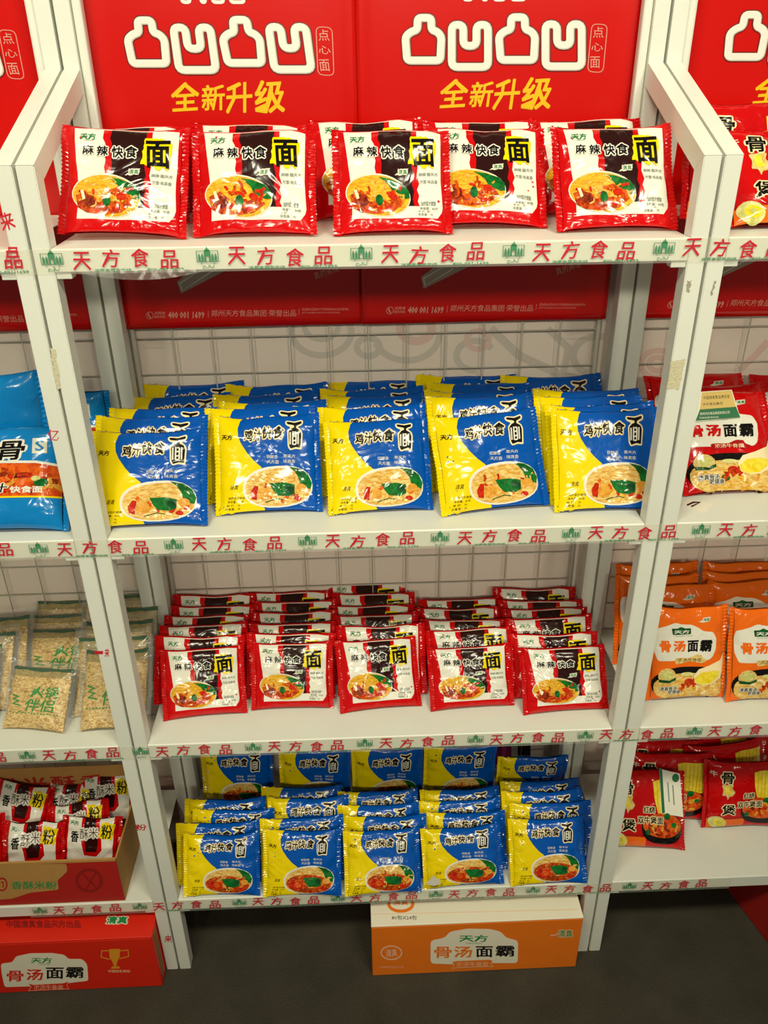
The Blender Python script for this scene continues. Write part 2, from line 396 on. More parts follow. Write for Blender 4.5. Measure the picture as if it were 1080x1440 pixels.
def art_red(k):
    A = Art(quad((75, 105), (1010, 120), (1040, 965), (30, 985)))
    A.poly([(60, 60), (1060, 60), (1080, 1040), (0, 1040)], 'f_red', 0)
    A.poly([(135, 128), (500, 132), (860, 138), (978, 160), (982, 400), (980, 560), (995, 780), (985, 820), (945, 872), (500, 884), (160, 880), (172, 700), (152, 400)], 'f_white', 1)
    A.poly([(376, 140), (372, 220), (392, 260), (380, 330), (398, 400), (386, 460), (400, 530), (400, 780), (785, 780), (768, 740), (782, 690), (764, 640), (785, 590), (764, 520), (775, 440), (768, 300), (765, 146)], 'f_red', 2)
    A.poly([(440, 140), (428, 215), (446, 260), (436, 330), (450, 420), (442, 520), (450, 780), (735, 780), (722, 720), (738, 650), (718, 600), (735, 520), (715, 420), (720, 146)], 'f_maroon', 3)
    A.ell(408, 692, 296, 180, 'f_pale', 4, .12); A.ell(408, 694, 286, 168, 'f_noodle', 5, .12)
    A.poly([(150, 690), (250, 650), (330, 720), (470, 745), (600, 700), (640, 760), (540, 830), (400, 852), (250, 835), (170, 790)], 'f_broth', 6)
    A.poly([(415, 540), (520, 556), (640, 600), (690, 655), (694, 715), (650, 722), (590, 700), (540, 668), (518, 618), (470, 575)], 'f_leaf', 6)
    T = bowl_test(408, 694, 280, 160)
    A.strands(26, T, ['f_noodle2', 'f_noodle', 'f_egg'], (6, 7), 95, 15, 3+k)
    A.strands(18, ((170, 640, 600, 840), T[1]), ['f_chili', 'f_broth', 'f_oil'], (7, 8), 75, 26, 9+k)
    A.poly([(200, 740), (240, 680), (300, 700), (320, 760), (260, 800)], 'f_meat', 8); A.poly([(190, 650), (215, 648), (235, 720), (212, 730)], 'f_cream', 9)
    A.ell(415, 735, 34, 48, 'f_leafdark', 9); A.ell(432, 742, 18, 30, 'f_leaf', 10); A.ell(540, 700, 45, 30, 'f_chili', 8, .3); A.ell(350, 735, 24, 16, 'f_egg', 9); A.ell(500, 800, 35, 18, 'f_chili', 9, -.3)
    A.text('天方', 185, 178, 315, 236, 'f_green', 4, .03)
    A.text('TIANFANG', 215, 236, 290, 243, 'f_green', 4, 0)
    for ch, b in (('麻', (205, 275, 300, 362)), ('辣', (325, 280, 420, 372)), ('快', (445, 284, 545, 386)), ('食', (556, 280, 660, 382))):
        A.text(ch, *b, 'f_black', 7, .035, 'f_white', .13)
    A.brush([(712, 205), (800, 200), (930, 245), (932, 330), (905, 478), (860, 440), (840, 478), (790, 440), (690, 430), (702, 300)], 'f_yellow', 6, 7, 5, 22)
    A.text('面', 722, 225, 925, 455, 'f_black', 7, .04, shear=-.06)
    A.brush([(560, 522), (592, 505), (596, 470), (688, 466), (676, 516), (600, 524)], 'f_pale', 5, 4, 8, 12)
    A.text('清真', 598, 476, 676, 514, 'f_green', 6, .01)
    A.text('麻辣·酷天方', 780, 502, 952, 532, 'f_grey', 4, .02); A.text('方面·味真香', 790, 560, 950, 592, 'f_grey', 4, .02)
    A.text('油炸型方便面', 795, 738, 930, 778, 'f_grey', 4, .03); A.text('净含量：80克', 785, 786, 950, 812, 'f_grey', 4, .03)
    A.text('单 价：元', 768, 800+16, 880, 832, 'f_grey', 4, .02); A.text('总重量：元', 765, 838, 905, 860, 'f_grey', 4, .02)
    return A
def art_blue(red=False):
    def fn(k):
        A = Art(quad((12, 118), (978, 66), (1028, 930), (112, 990)))
        A.poly([(-40, 40), (1060, 10), (1090, 990), (60, 1060)], 'f_blue', 0)
        A.poly([(-40, 60), (285, 80), (240, 140), (222, 215), (232, 290), (265, 355), (330, 440), (400, 510), (480, 570), (400, 640), (380, 800), (420, 900), (520, 930), (560, 1030), (60, 1060)], 'f_yellow', 1)
        A.text('天方', 72, 282, 178, 332, 'f_maroon', 4, .03); A.text('清真', 192, 735, 268, 778, 'f_maroon', 3, .0, shear=.3)
        A.text('油炸型方便面', 180, 840, 338, 862, 'f_maroon', 3, .0); A.text('净含量：80克', 178, 872, 330, 894, 'f_maroon', 3, .0); A.text('单 价：元', 170, 905, 300, 924, 'f_maroon', 3, 0); A.text('总重量：元', 158, 934, 300, 954, 'f_maroon', 3, 0)
        for ch, b in (('鸡', (292, 226, 378, 334)), ('汁', (380, 210, 462, 328)), ('快', (462, 194, 560, 308)), ('食', (572, 186, 680, 302))):
            A.text(ch, *b, 'f_black', 7, .045, 'f_cream', .15, shear=.08)
        # bottle shaped character
        A.poly(rounded([(684, 150), (700, 132), (780, 140), (850, 122), (866, 140), (858, 172), (812, 190), (850, 215), (864, 250), (858, 395), (800, 388), (745, 405), (722, 370), (712, 230), (745, 196), (700, 178)], 14), 'f_cream', 5)
        A.poly(rounded([(698, 146), (720, 143), (780, 152), (848, 136), (850, 160), (800, 180), (798, 200), (838, 220), (850, 255), (846, 378), (800, 372), (750, 390), (735, 360), (724, 235), (752, 204), (778, 196), (776, 176), (710, 166)], 9), 'f_black', 6)
        for q in ([(742, 240), (745, 350)], [(768, 232), (768, 300), (770, 352)], [(820, 235), (822, 345)], [(778, 240), (800, 238)], [(774, 275), (800, 273)], [(774, 315), (800, 312)], [(775, 350), (802, 346)], [(800, 240), (802, 345)]):
            A.stroke(q, 13, 'f_white', 7)
        A.text('很酥香', 518, 450, 628, 482, 'f_white', 4, .0); A.text('敢天方', 682, 440, 800, 470, 'f_white', 4, .0)
        A.text('天方面', 526, 496, 640, 530, 'f_white', 4, .0); A.text('味真香', 685, 488, 800, 520, 'f_white', 4, .0)
        A.ell(640, 738, 330, 190, 'f_white', 4, -.1, e=2.3); A.ell(645, 742, 312, 172, 'f_noodle2', 5, -.1, e=2.3)
        A.poly([(735, 552), (850, 570), (925, 615), (962, 690), (950, 745), (890, 745), (850, 700), (830, 640), (790, 590)], 'f_leaf', 6)
        T = bowl_test(645, 742, 300, 160)
        if red:
            A.ell(640, 790, 290, 125, 'f_broth', 6)
        A.strands(24, T, ['f_noodle2', 'f_noodle', 'f_egg'], (6, 7), 90, 14, 31+k)
        A.strands(18 if red else 8, ((420, 690, 920, 900), T[1]), ['f_chili', 'f_oil', 'f_broth'], (7, 8), 70, 24, 17+k)
        A.poly([(385, 800), (420, 740), (455, 745), (450, 870), (400, 860)], 'f_chili', 8); A.ell(510, 812, 62, 55, 'f_chili' if red else 'f_egg', 9); A.ell(505, 805, 45, 38, 'f_oil' if red else 'f_egg', 10)
        A.poly([(560, 712), (700, 700), (800, 715), (800, 800), (745, 826), (640, 822), (600, 780)], 'f_leaf', 9); A.poly([(700, 730), (790, 740), (795, 800), (720, 800)], 'f_leafdark', 10)
        A.ell(865, 740, 48, 38, 'f_egg', 8); A.ell(830, 840, 34, 22, 'f_chili', 9); A.stroke([(530, 885), (640, 850), (700, 860)], 8, 'f_leafdark', 8)
        return A
    return fn
def art_bone(main, red):
    def fn(k):
        A = Art(quad((95, 165), (640, 168), (735, 985), (38, 1005)))
        A.poly([(0, 100), (760, 100), (800, 1080), (-40, 1080)], main, 0)
        A.poly(rounded([(100, 360), (190, 325), (260, 290), (300, 305), (390, 315), (450, 350), (480, 375), (565, 390), (598, 450), (605, 540), (590, 610), (560, 640), (110, 640), (85, 560), (88, 420)], 18), 'f_white', 1)
        A.poly(rounded([(228, 345), (270, 345), (300, 328), (335, 345), (382, 345), (386, 400), (235, 402)], 8), 'f_leafdark', 2); A.text('天方', 245, 358, 372, 394, 'f_white', 3, .03)
        A.text('TIANFANG SHIPIN', 250, 408, 400, 420, 'f_grey', 2, 0)
        for ch, b, c in (('骨', (128, 455, 220, 560), 'f_red' if red else 'f_orange'), ('汤', (235, 450, 345, 558), 'f_red' if red else 'f_orange'), ('面', (358, 455, 455, 562), 'f_black'), ('霸', (466, 455, 568, 568), 'f_black')):
            A.text(ch, *b, c, 4, .05)
        A.poly(rounded([(250, 620), (285, 612), (380, 615), (440, 585), (490, 590), (500, 620), (545, 640), (500, 668), (390, 645), (270, 675), (255, 650)], 12), 'f_darkred' if red else 'f_gold', 3); A.text('浓汤牛骨面', 280, 618, 490, 652, 'f_cream' if red else 'f_maroon', 4, .0, shear=0)
        A.poly([(440, 292), (470, 275), (470, 258), (530, 252), (524, 290), (470, 300)], 'f_pale', 2); A.text('清真', 474, 262, 524, 288, 'f_green', 3)
        A.ell(400, 860, 345, 165, 'f_black', 2, 0, e=2.4); A.ell(405, 885, 335, 130, 'f_noodle2', 3, 0, e=2.6)
        T = bowl_test(405, 885, 310, 110)
        A.strands(22, T, ['f_noodle2', 'f_cream', 'f_egg', 'f_noodle'], (4, 5), 90, 18, 5+k); A.strands(8, ((290, 780, 440, 900), T[1]), ['f_chili', 'f_broth'], (5, 6), 60, 24, 8)
        A.ell(390, 840, 45, 35, 'f_chili', 6); A.ell(370, 765, 60, 18, 'f_onion', 5); A.ell(320, 900, 40, 25, 'f_leaf', 5) if red else None
        A.poly([(470, 720), (560, 690), (660, 640), (690, 560), (690, 800), (600, 860), (520, 872), (450, 850), (430, 780)], 'f_cream', 7); A.poly([(440, 800), (500, 750), (600, 735), (665, 740), (662, 790), (590, 850), (510, 865), (455, 845)], 'f_lemon', 8)
        A.ell(185, 775, 78, 70, 'f_gold', 7); A.ell(185, 765, 50, 40, 'f_onion', 8); A.poly([(110, 800), (200, 815), (262, 788), (262, 812), (200, 838), (115, 828)], 'f_leafdark', 9)
        A.text('清真骨汤', 120, 872, 275, 912, 'f_black', 8, .02, 'f_white', .12); A.text('更健康', 195, 908, 312, 945, 'f_black', 8, .02, 'f_white', .12)
        return A
    return fn
def art_bao(k):
    A = Art(quad((612, 185), (1190, 185), (1195, 672), (605, 680)))
    A.poly([(560, 140), (1240, 140), (1240, 730), (560, 730)], 'f_red', 0)
    A.poly([(560, 602), (900, 600), (900, 730), (560, 730)], 'f_orange', 1); A.poly([(560, 594), (900, 590), (900, 604), (560, 606)], 'f_darkred', 2)
    A.text('骨', 702, 248, 800, 335, 'f_black', 5, .035, 'f_cream', .1); A.text('煲', 712, 488, 820, 572, 'f_black', 5, .03, 'f_cream', .1); A.text('牛', 628, 250, 678, 290, 'f_pale', 3, .03)
    A.poly(rounded([(705, 345), (800, 335), (785, 370), (815, 395), (790, 430), (765, 430), (755, 460), (745, 420), (710, 425), (722, 380)], 14), 'f_gold', 3); A.poly(rounded([(735, 355), (770, 350), (765, 385), (790, 400), (750, 415), (728, 395)], 8), 'f_lemon', 4)
    A.poly([(955, 250), (1000, 240), (1170, 245), (1160, 460), (1000, 470), (965, 350)], 'f_lemon', 2)
    for i in range(6): A.stroke([(985+i*30, 250), (990+i*28, 350), (1000+i*26, 460)], 5, 'f_egg', 3)
    A.ell(1030, 545, 165, 100, 'f_black', 3, 0, e=2.3); A.ell(1030, 525, 155, 78, 'f_oil', 4)
    T = bowl_test(1030, 530, 145, 70); A.strands(20, T, ['f_egg', 'f_noodle', 'f_chili', 'f_meat'], (5, 6), 50, 18, 3+k)
    A.ell(1065, 465, 26, 22, 'f_leaf', 6); A.ell(915, 570, 20, 18, 'f_leaf', 6); A.ell(1120, 520, 22, 16, 'f_leaf', 6)
    A.text('红烧', 878, 402, 970, 450, 'f_black', 8, .03, 'f_cream', .12); A.text('双牛煲面', 832, 468, 1034, 518, 'f_black', 8, .03, 'f_cream', .12)
    A.ell(690, 630, 68, 48, 'f_onion', 3, .3); A.ell(700, 628, 42, 28, 'f_lemon', 4, .3); A.ell(702, 628, 20, 12, 'f_onion', 5, .3)
    return A
def art_bigblue(k):
    A = Art(quad((0, 0), (1000, 0), (1000, 1000), (0, 1000)))
    A.rect(-60, -60, 1060, 1060, 'f_skyblue', 0)
    A.poly([(-60, 480), (200, 400), (500, 365), (800, 375), (1060, 430), (1060, 690), (-60, 700)], 'f_oil', 2); A.stroke([(-60, 470), (200, 390), (500, 352), (800, 362), (1060, 418)], 24, 'f_white', 3); A.rect(-60, 686, 1060, 702, 'f_yellow', 3)
    A.strands(26, ((0, 420, 1000, 670), lambda x, y: 400+abs(x-500)*.15 < y < 680 and 0 < x < 1000), ['f_chili', 'f_egg', 'f_broth', 'f_meat'], (4, 5), 130, 40, 4)
    A.ell(840, 560, 60, 40, 'f_leaf', 6); A.ell(800, 520, 40, 25, 'f_onion', 6)
    A.text('大', 180, 150, 430, 340, 'f_black', 5, .03, 'f_white', .1, .2); A.text('骨', 450, 150, 700, 340, 'f_black', 5, .03, 'f_white', .1, .2)
    A.text('牛', 300, 560, 400, 650, 'f_black', 7, .02, 'f_white', .1, .2); A.text('汁', 420, 560, 560, 650, 'f_black', 7, .02, 'f_white', .1, .2); A.text('快食面', 580, 590, 860, 660, 'f_white', 7, .04)
    A.rect(760, 130, 880, 280, 'f_pale', 2); A.text('S', 780, 150, 860, 260, 'f_skyblue', 3)
    return A
def art_hotpot(k):
    A = Art(quad((0, 0), (1000, 0), (1000, 1200), (0, 1200)))
    A.rect(-60, -60, 1060, 1260, 'n_cake', 0)
    A.rect(-60, -60, 1060, 190, 'n_head', 1); A.brush([(-60, -60), (1060, -60), (1060, 75), (700, 60), (500, 85), (250, 62), (-60, 80)], 'n_green', 2, 6, 2, 60)
    A.text('火锅', 400, 360, 850, 590, 'n_text', 3, .02, shear=.12); A.text('伴侣', 330, 610, 820, 860, 'n_text', 3, .02, shear=.12)
    A.stroke([(90, 560), (200, 590), (110, 640), (210, 670), (120, 730), (260, 760)], 26, 'n_text', 3)
    for i in range(16): A.rect(90+i*52, 880+(i % 3)*6, 120+i*52, 900+(i % 3)*6, 'n_text', 2)
    return A
def art_snack(k):
    A = Art(quad((0, 0), (1000, 0), (1000, 1000), (0, 1000)))
    A.rect(-60, -60, 1060, 1060, 'f_white', 0); A.rect(-60, -60, 70, 1060, 'f_red', 1); A.rect(930, -60, 1060, 1060, 'f_red', 1)
    A.poly([(330, -60), (660, -60), (680, 260), (720, 430), (740, 640), (640, 780), (400, 780), (340, 500)], 'f_red', 1); A.poly([(390, -60), (590, -60), (610, 260), (660, 480), (640, 680), (430, 700), (390, 400)], 'f_maroon', 2)
    A.text('天方', 110, 60, 280, 150, 'f_green', 4, .03); A.text('香', 130, 270, 290, 500, 'f_black', 5, .03)
    A.text('酥', 310, 210, 470, 440, 'f_maroon', 6, .0, 'f_white', .14); A.text('米', 480, 170, 650, 390, 'f_maroon', 6, .0, 'f_white', .14)
    A.brush([(700, 60), (960, 110), (900, 470), (850, 420), (660, 380)], 'f_yellow', 3, 10, 2, 40); A.text('粉', 710, 110, 910, 410, 'f_black', 4, .02)
    A.rect(100, 900, 300, 930, 'f_grey', 3)
    return A

RW, RH, RT_ = .170, .165, .024
make_kind('red', RW, RH, RT_, art_red, 'f_red', ('f_red', 'f_red'), 4)
make_kind('blue', .184, .176, .024, art_blue(False), 'f_blue', ('f_yellow', 'f_blue'), 4)
make_kind('bluered', .172, .172, .024, art_blue(True), 'f_blue', ('f_yellow', 'f_blue'), 3)
make_kind('orange', .166, .2, .03, art_bone('f_orange', False), 'f_orange', ('f_orange', 'f_orange'), 3)
make_kind('bone', .185, .2, .03, art_bone('f_red', True), 'f_red', ('f_red', 'f_red'), 2)
make_kind('bao', .19, .172, .032, art_bao, 'f_red', ('f_red', 'f_red'), 3)
make_kind('bigblue', .22, .24, .05, art_bigblue, 'f_skyblue', ('f_skyblue', 'f_skyblue'), 2, rough=1.6)
def hot_film(P):
    bm = bmesh.new(); n = 14
    for side in (True, False):
        g = []
        for i in range(n+1):
            row = []
            for j in range(n+1):
                u, v = -.05+1.1*i/n, 1.1*j/n
                p = P(u, v, side); e = noise.noise((u*5, v*5, 3.3))*.003
                row.append(bm.verts.new(p+Vector((0, (-.003 if side else .003)+e, 0))))
            g.append(row)
        for i in range(n):
            for j in range(n): bm.faces.new((g[i][j], g[i+1][j], g[i+1][j+1], g[i][j+1]))
    return [('clear_wrapper', mesh_of('clear_wrapper', bm, 'clear_film', True))]
make_kind('hotpot', .142, .165, .026, art_hotpot, 'n_cake', ('clear_film', 'clear_film'), 2, extra=hot_film, fin=.012)
make_kind('snack', .118, .112, .03, art_snack, 'f_red', ('f_red', 'f_red'), 2, rough=1.5)

NAMES = {'red': 'noodle_packet', 'blue': 'noodle_packet', 'bluered': 'noodle_packet', 'orange': 'noodle_packet', 'bone': 'noodle_packet', 'bao': 'noodle_packet', 'bigblue': 'noodle_multipack', 'hotpot': 'noodle_cake_bag', 'snack': 'snack_packet'}
from mathutils.bvhtree import BVHTree
PLACED = []
def static(lo, hi):
    v = [Vector((x, y, z)) for x in (lo[0], hi[0]) for y in (lo[1], hi[1]) for z in (lo[2], hi[2])]
    f = [(0, 1, 3, 2), (4, 6, 7, 5), (0, 4, 5, 1), (2, 3, 7, 6), (0, 2, 6, 4), (1, 5, 7, 3)]
    PLACED.append((BVHTree.FromPolygons(v, f), Vector(lo), Vector(hi)))
def settle(pts, faces, loc, rot, scl):
    """rest the packet on its shelf and nudge it back until it touches its neighbours without cutting into them"""
    q = [rot @ Vector((p.x*scl[0], p.y, p.z*scl[2])) for p in pts]
    loc = Vector(loc); loc.z += -min(p.z for p in q)+.0014-.002
    lo0 = Vector([min(p[i] for p in q) for i in range(3)]); hi0 = Vector([max(p[i] for p in q) for i in range(3)])
    best = None
    for dy, dx in [(0, 0), (0, .003), (0, -.003)]+[(k*.0025, x) for k in range(0, 15) for x in (0, .004, -.004, .009, -.009, .015, -.015)]:
        L = loc+Vector((dx, dy, 0)); lo, hi = lo0+L, hi0+L; n = 0; bv = None
        for b, l, h in PLACED:
            if all(lo[i] < h[i] and hi[i] > l[i] for i in range(3)):
                if bv is None: bv = BVHTree.FromPolygons([p+L for p in q], faces)
                n += len(bv.overlap(b))
        if best is None or n < best[0]: best = (n, L, bv, lo, hi)
        if n == 0: break
    n, L, bv, lo, hi = best
    PLACED.append((BVHTree.FromPolygons([p+L for p in q], faces), lo, hi))
    return L
def put(kind, loc, lean, yaw=0, roll=0, sx=1, sz=1, label='', group=None, cat='packet', free=False):
    K = KIND[kind]; vi = K['n'] % len(K['var']); v = K['var'][vi]; K['n'] += 1
    rot = (Matrix.Rotation(yaw, 3, 'Z') @ Matrix.Rotation(-lean, 3, 'X') @ Matrix.Rotation(roll, 3, 'Y'))
    if not free: loc = settle(*K['proxy'][vi], loc, rot, (sx, 1, sz))
    o = thing(NAMES[kind], label, cat, loc, group=group)
    o.rotation_mode = 'QUATERNION'; o.rotation_quaternion = rot.to_quaternion(); o.scale = (sx, 1, sz)
    for nm, me in v: part(nm, me, o)
    return o
FITSZ = [1]
def fit(kind, bl, br, tl, tr, z, roll=0, Y=None, label='', group=None, cat='packet', z0=.002, maxlean=44, lean=None):
    """stand a packet on the shelf at height z so that it fills the four measured corners"""
    K = KIND[kind]; W, H = K['W'], K['H']
    bm_ = ((bl[0]+br[0])/2, (bl[1]+br[1])/2); tm = ((tl[0]+tr[0])/2, (tl[1]+tr[1])/2)
    if Y is None:
        A, B = onz(*bl, z), onz(*br, z); M = (A+B)/2; yaw = max(-.16, min(.16, math.atan2(B.y-A.y, B.x-A.x)))
    else:
        A, B = ony(*bl, Y), ony(*br, Y); M = (A+B)/2; yaw = 0
    wt = (ony(*tr, M.y+.03)-ony(*tl, M.y+.03)).length; wb = (B-A).length
    sx = max(.9, min(1.12, (wb+wt)/2/(W+.016)))
    M.z = z+z0
    err = lambda a, k=1: proj(M+Vector((0, math.sin(a)*H*k, math.cos(a)*H*k)))[1]-tm[1]
    t = min((q*.01 for q in range(0, int(math.radians(maxlean)*100))), key=lambda a: abs(err(a))+a*2); sz = 1
    if lean is not None or abs(err(t)) > 3:
        t = min(t, .55) if lean is None else lean; sz = min((.76+q*.01 for q in range(0, 45)), key=lambda k: abs(err(t, k)))
    FITSZ[0] = sz
    return put(kind, M, t, yaw, roll, sx, sz, label, group, cat), t
def behind(kind, xl, xr, yt, z, lean, label='', group=None, roll=0, yaw=0, z0=.002, sx=1, cat='packet', ymin=-.2, ymax=.6, sz=1):
    """a packet in a row behind: its visible top edge fixes where it stands"""
    H = KIND[kind]['H']*sz; xm = (xl+xr)/2
    top = onz(xm, yt, z+z0+math.cos(lean)*H)
    y = min(ymax, max(ymin, top.y-math.sin(lean)*H))
    px_ = proj((top.x, y, z+math.cos(lean)*H))[1]
    X = ony(xm, px_, y+math.sin(lean)*H).x
    return put(kind, (X, y, z+z0), lean, yaw, roll, sx, sz, label, group, cat)

# ------------------------------------------------------------------ setting
bm = bmesh.new(); box(bm, (-3, -3.2, -.05), (3, 1.2, 0)); o = part('floor', mesh_of('floor', bm, 'carpet')); o['kind'] = 'structure'
WY = .364
A = Art(front_art(0, 0, 1, WY))
def circ(cx, cy, r, w, m, a0=0, a1=2*PI, lv=1, sq=.8):
    n = 30; A.stroke([(cx+r*math.cos(a0+(a1-a0)*i/n), cy+sq*r*math.sin(a0+(a1-a0)*i/n)) for i in range(n+1)], w, m, lv)
circ(452, 466, 42, 9, 'wall_mural_grey', -.4, 3.4); circ(452, 458, 24, 8, 'wall_mural_grey', 0, 3.2); circ(518, 488, 16, 9, 'wall_mural_grey')
circ(585, 462, 22, 12, 'wall_mural_pink', -.5, 3.6); circ(572, 470, 46, 9, 'wall_mural_grey', 0, 2.8); circ(668, 500, 26, 9, 'wall_mural_grey', 1.5, 5.8); circ(672, 478, 16, 8, 'wall_mural_pink')
A.stroke([(690, 462), (730, 500), (790, 528), (850, 540)], 12, 'wall_mural_grey'); A.stroke([(770, 462), (800, 490), (790, 530)], 10, 'wall_mural_grey'); circ(840, 500, 34, 10, 'wall_mural_grey', 2, 5)
circ(925, 512, 24, 8, 'wall_mural_pink'); circ(925, 512, 12, 8, 'wall_mural_pink'); A.stroke([(1040, 520), (1062, 500), (1080, 480)], 9, 'wall_mural_pink')
A.rect(696, 1040, 719, 1075, 'wall_magenta'); A.rect(728, 1040, 746, 1085, 'wall_black'); A.rect(214, 1090, 262, 1118, 'wall_mural_pink')
bm = A.bm(); mm = A.mats
for v in bm.verts: v.co = (v.co.x, WY-.0004*v.co.z, v.co.y)
k = len(mm); mm.append('wall_print'); box(bm, (-3, WY, 0), (3, WY+.06, 3.2), k)
o = part('wall_back', mesh_of('wall_back', bm, mm)); o['kind'] = 'structure'

# wire grid panels clipped behind the racks
def wire_grid(x0, x1, label):
    t = thing('wire_grid_panel', label, 'wire grid', ((x0+x1)/2, .345, 0), group='wire grid panels behind the racks')
    bm = bmesh.new(); y = .345
    def rod(a, b, r=.0014):
        a, b = Vector(a), Vector(b); d = b-a; q = d.to_track_quat('Z', 'Y').to_matrix().to_4x4(); q.translation = (a+b)/2
        bmesh.ops.create_cone(bm, cap_ends=True, segments=6, radius1=r, radius2=r, depth=d.length, matrix=q)
    mx = (x0+x1)/2
    n = int((x1-x0)/.072)
    for i in range(n+1):
        x = x0+(x1-x0)*i/n; rod((x-mx, 0, .02), (x-mx, 0, 2.3),   .0025 if i in (0, n) else .0014)
    zz = 1.4-.0715*19
    while zz < 2.3:
        rod((x0-mx, -.002, zz), (x1-mx, -.002, zz)); zz += .0715
    part('wire_mesh', mesh_of('wire_mesh', bm, 'wire_white', True), t)
    bm = bmesh.new()
    for s in (x0-mx, x1-mx): rod((s, 0, 0), (s, 0, 2.32), .005)
    part('side_frame', mesh_of('side_frame', bm, 'wire_white', True), t)
wire_grid(-.452, .440, 'white wire grid panel behind the middle rack'); wire_grid(-1.42, -.51, 'white wire grid panel behind the left rack'); wire_grid(.51, 1.42, 'white wire grid panel behind the right rack')

# ------------------------------------------------------------------ racks
PW, PD, GAP, RWD, DB = .0253, .030, .0046, .96, .29
ZS = (1.629, 1.159, .6978, .2413); LIP = .0314; ZT, ZB = 1.7385, 1.8515
def rack(cx, label, sides=(True, True), residue=()):
    t = thing('display_rack', label, 'rack', (cx, 0, 0), group='white display racks'); L, R = -RWD/2, RWD/2
    posts = {}
    for s, x in (('l', L), ('r', R-PW)):
        if not sides[0 if s == 'l' else 1]: continue
        bm = bmesh.new(); prism(bm, [(x, 0, 0), (x, PD, 0), (x, PD, ZT-.0215), (x, 0, ZT-.0006)], (PW, 0, 0))
        bmesh.ops.bevel(bm, geom=[e for e in bm.edges if abs((e.verts[0].co-e.verts[1].co).z) > 1], offset=.0012, segments=2, affect='EDGES')
        posts[s] = part('front_post', mesh_of('front_post', bm, 'white_enamel'), t)
        part('back_post', box_mesh('back_post', (x, DB, 0), (x+PW, DB+.030, 2.3), 'white_enamel'), t)
        bm = bmesh.new()
        prism(bm, [(x, 0, ZT), (x, DB-.0005, ZB), (x, DB-.0005, ZB-.034), (x, PD, ZT-.021), (x, 0, ZT-.0001)], (PW, 0, 0))
        part('sloped_brace', mesh_of('sloped_brace', bm, 'white_enamel'), t)
        xi = x+PW if s == 'l' else x-.016
        part('cover_strip', box_mesh('cover_strip', (xi+.0005, DB+.006, 1.66), (xi+.0155, DB+.026, 2.3), 'white_enamel', .004), t)
    for z in ZS:
        bm = bmesh.new(); x0, x1 = L+PW+.0008, R-PW-.0008
        pts = [(x0, .0008, z-LIP), (x0, .0008, z-.002), (x0, .0026, z), (x0, DB+.03, z), (x0, DB+.03, z-.018), (x0, DB+.0285, z-.018), (x0, DB+.0285, z-.0014), (x0, .0024, z-.0014), (x0, .0024, z-LIP)]
        prism(bm, pts, (x1-x0, 0, 0)); sh = part('shelf', mesh_of('shelf', bm, 'white_enamel'), t)
        for x in (L+PW, R-PW-.022):
            part('bracket', box_mesh('bracket', (x, .004, z-LIP-.011), (x+.022, .024, z-LIP+.004), 'white_enamel'), sh)
    return t, posts
for cx_ in (-RWD-GAP, 0, RWD+GAP):
    for x_ in (-RWD/2, RWD/2-PW):
        static((cx_+x_, 0, 0), (cx_+x_+PW, PD, 1.8)); static((cx_+x_, DB, 0), (cx_+x_+PW, DB+.034, 2.3))
        for q in range(8):
            ya, yb = DB*q/8, DB*(q+1)/8; za = ZT+(ZB-ZT)*q/8; static((cx_+x_, ya, za-.03), (cx_+x_+PW, yb, za+.014))
static((-1.5, .338, 0), (1.5, .5, 2.3))
tl_, pl_ = rack(-RWD-GAP, 'white metal rack on the left, cut off by the photo edge, with noodle cakes', (False, True))
tc_, pc_ = rack(0, 'white metal rack in the middle with red and blue noodle packets')
tr_, pr_ = rack(RWD+GAP, 'white metal rack on the right, cut off by the photo edge, with orange packets', (True, False))
def on_post(post, cx, name, art):
    me = art.flat(name, lambda a, b, h: Vector((a-cx, -.0003-h, b))); part(name, me, post)
def residue(post, cx, pts, seed, m='residue'):
    A = Art(front_art(0, 0, 1, 0)); A.brush(pts, m, 0, 1.3, seed, 3); on_post(post, cx, 'glue_residue', A)
residue(pc_['r'], 0, [(966, 395), (972, 394), (969, 412), (965, 410)], 8, 'grubby_enamel'); residue(pr_['l'], RWD+GAP, [(1004, 395), (1007, 395), (1001, 416), (999, 415)], 9, 'grubby_enamel')
residue(pc_['r'], 0, [(944, 508), (964, 505), (955, 548), (937, 546)], 3); residue(pc_['l'], 0, [(70, 490), (78, 492), (86, 545), (80, 548)], 4)
A = Art(front_art(0, 0, 1, 0)); A.text('亿', 67, 604, 83, 620, 'tape_red', 1, 0); on_post(pl_['r'], -RWD-GAP, 'tape_scrap', A)
A = Art(front_art(0, 0, 1, 0)); A.text('来', 0, 298, 20, 324, 'tape_red', 1, .02, rot=-.3); on_post(pl_['r'], -RWD-GAP, 'tape_scrap', A)
A = Art(front_art(0, 0, 1, 0)); A.text('品', 8, 347, 28, 372, 'tape_red', 1, .02); on_post(pl_['r'], -RWD-GAP, 'tape_scrap', A)
A = Art(front_art(0, 0, 1, 0)); A.text('来', 147, 912, 154, 924, 'tape_red', 1, .02); A.text('一', 133, 915, 145, 920, 'tape_red', 1, .02); on_post(pl_['r'], -RWD-GAP, 'tape_scrap', A)
A = Art(front_art(0, 0, 1, 0)); A.text('粉', 190, 1159, 206, 1168, 'tape_red', 1, .02); on_post(pl_['r'], -RWD-GAP, 'tape_scrap', A)
A = Art(front_art(0, 0, 1, 0)); A.text('来', 231, 1315, 242, 1325, 'tape_red', 1, .02); on_post(pl_['r'], -RWD-GAP, 'tape_scrap', A)

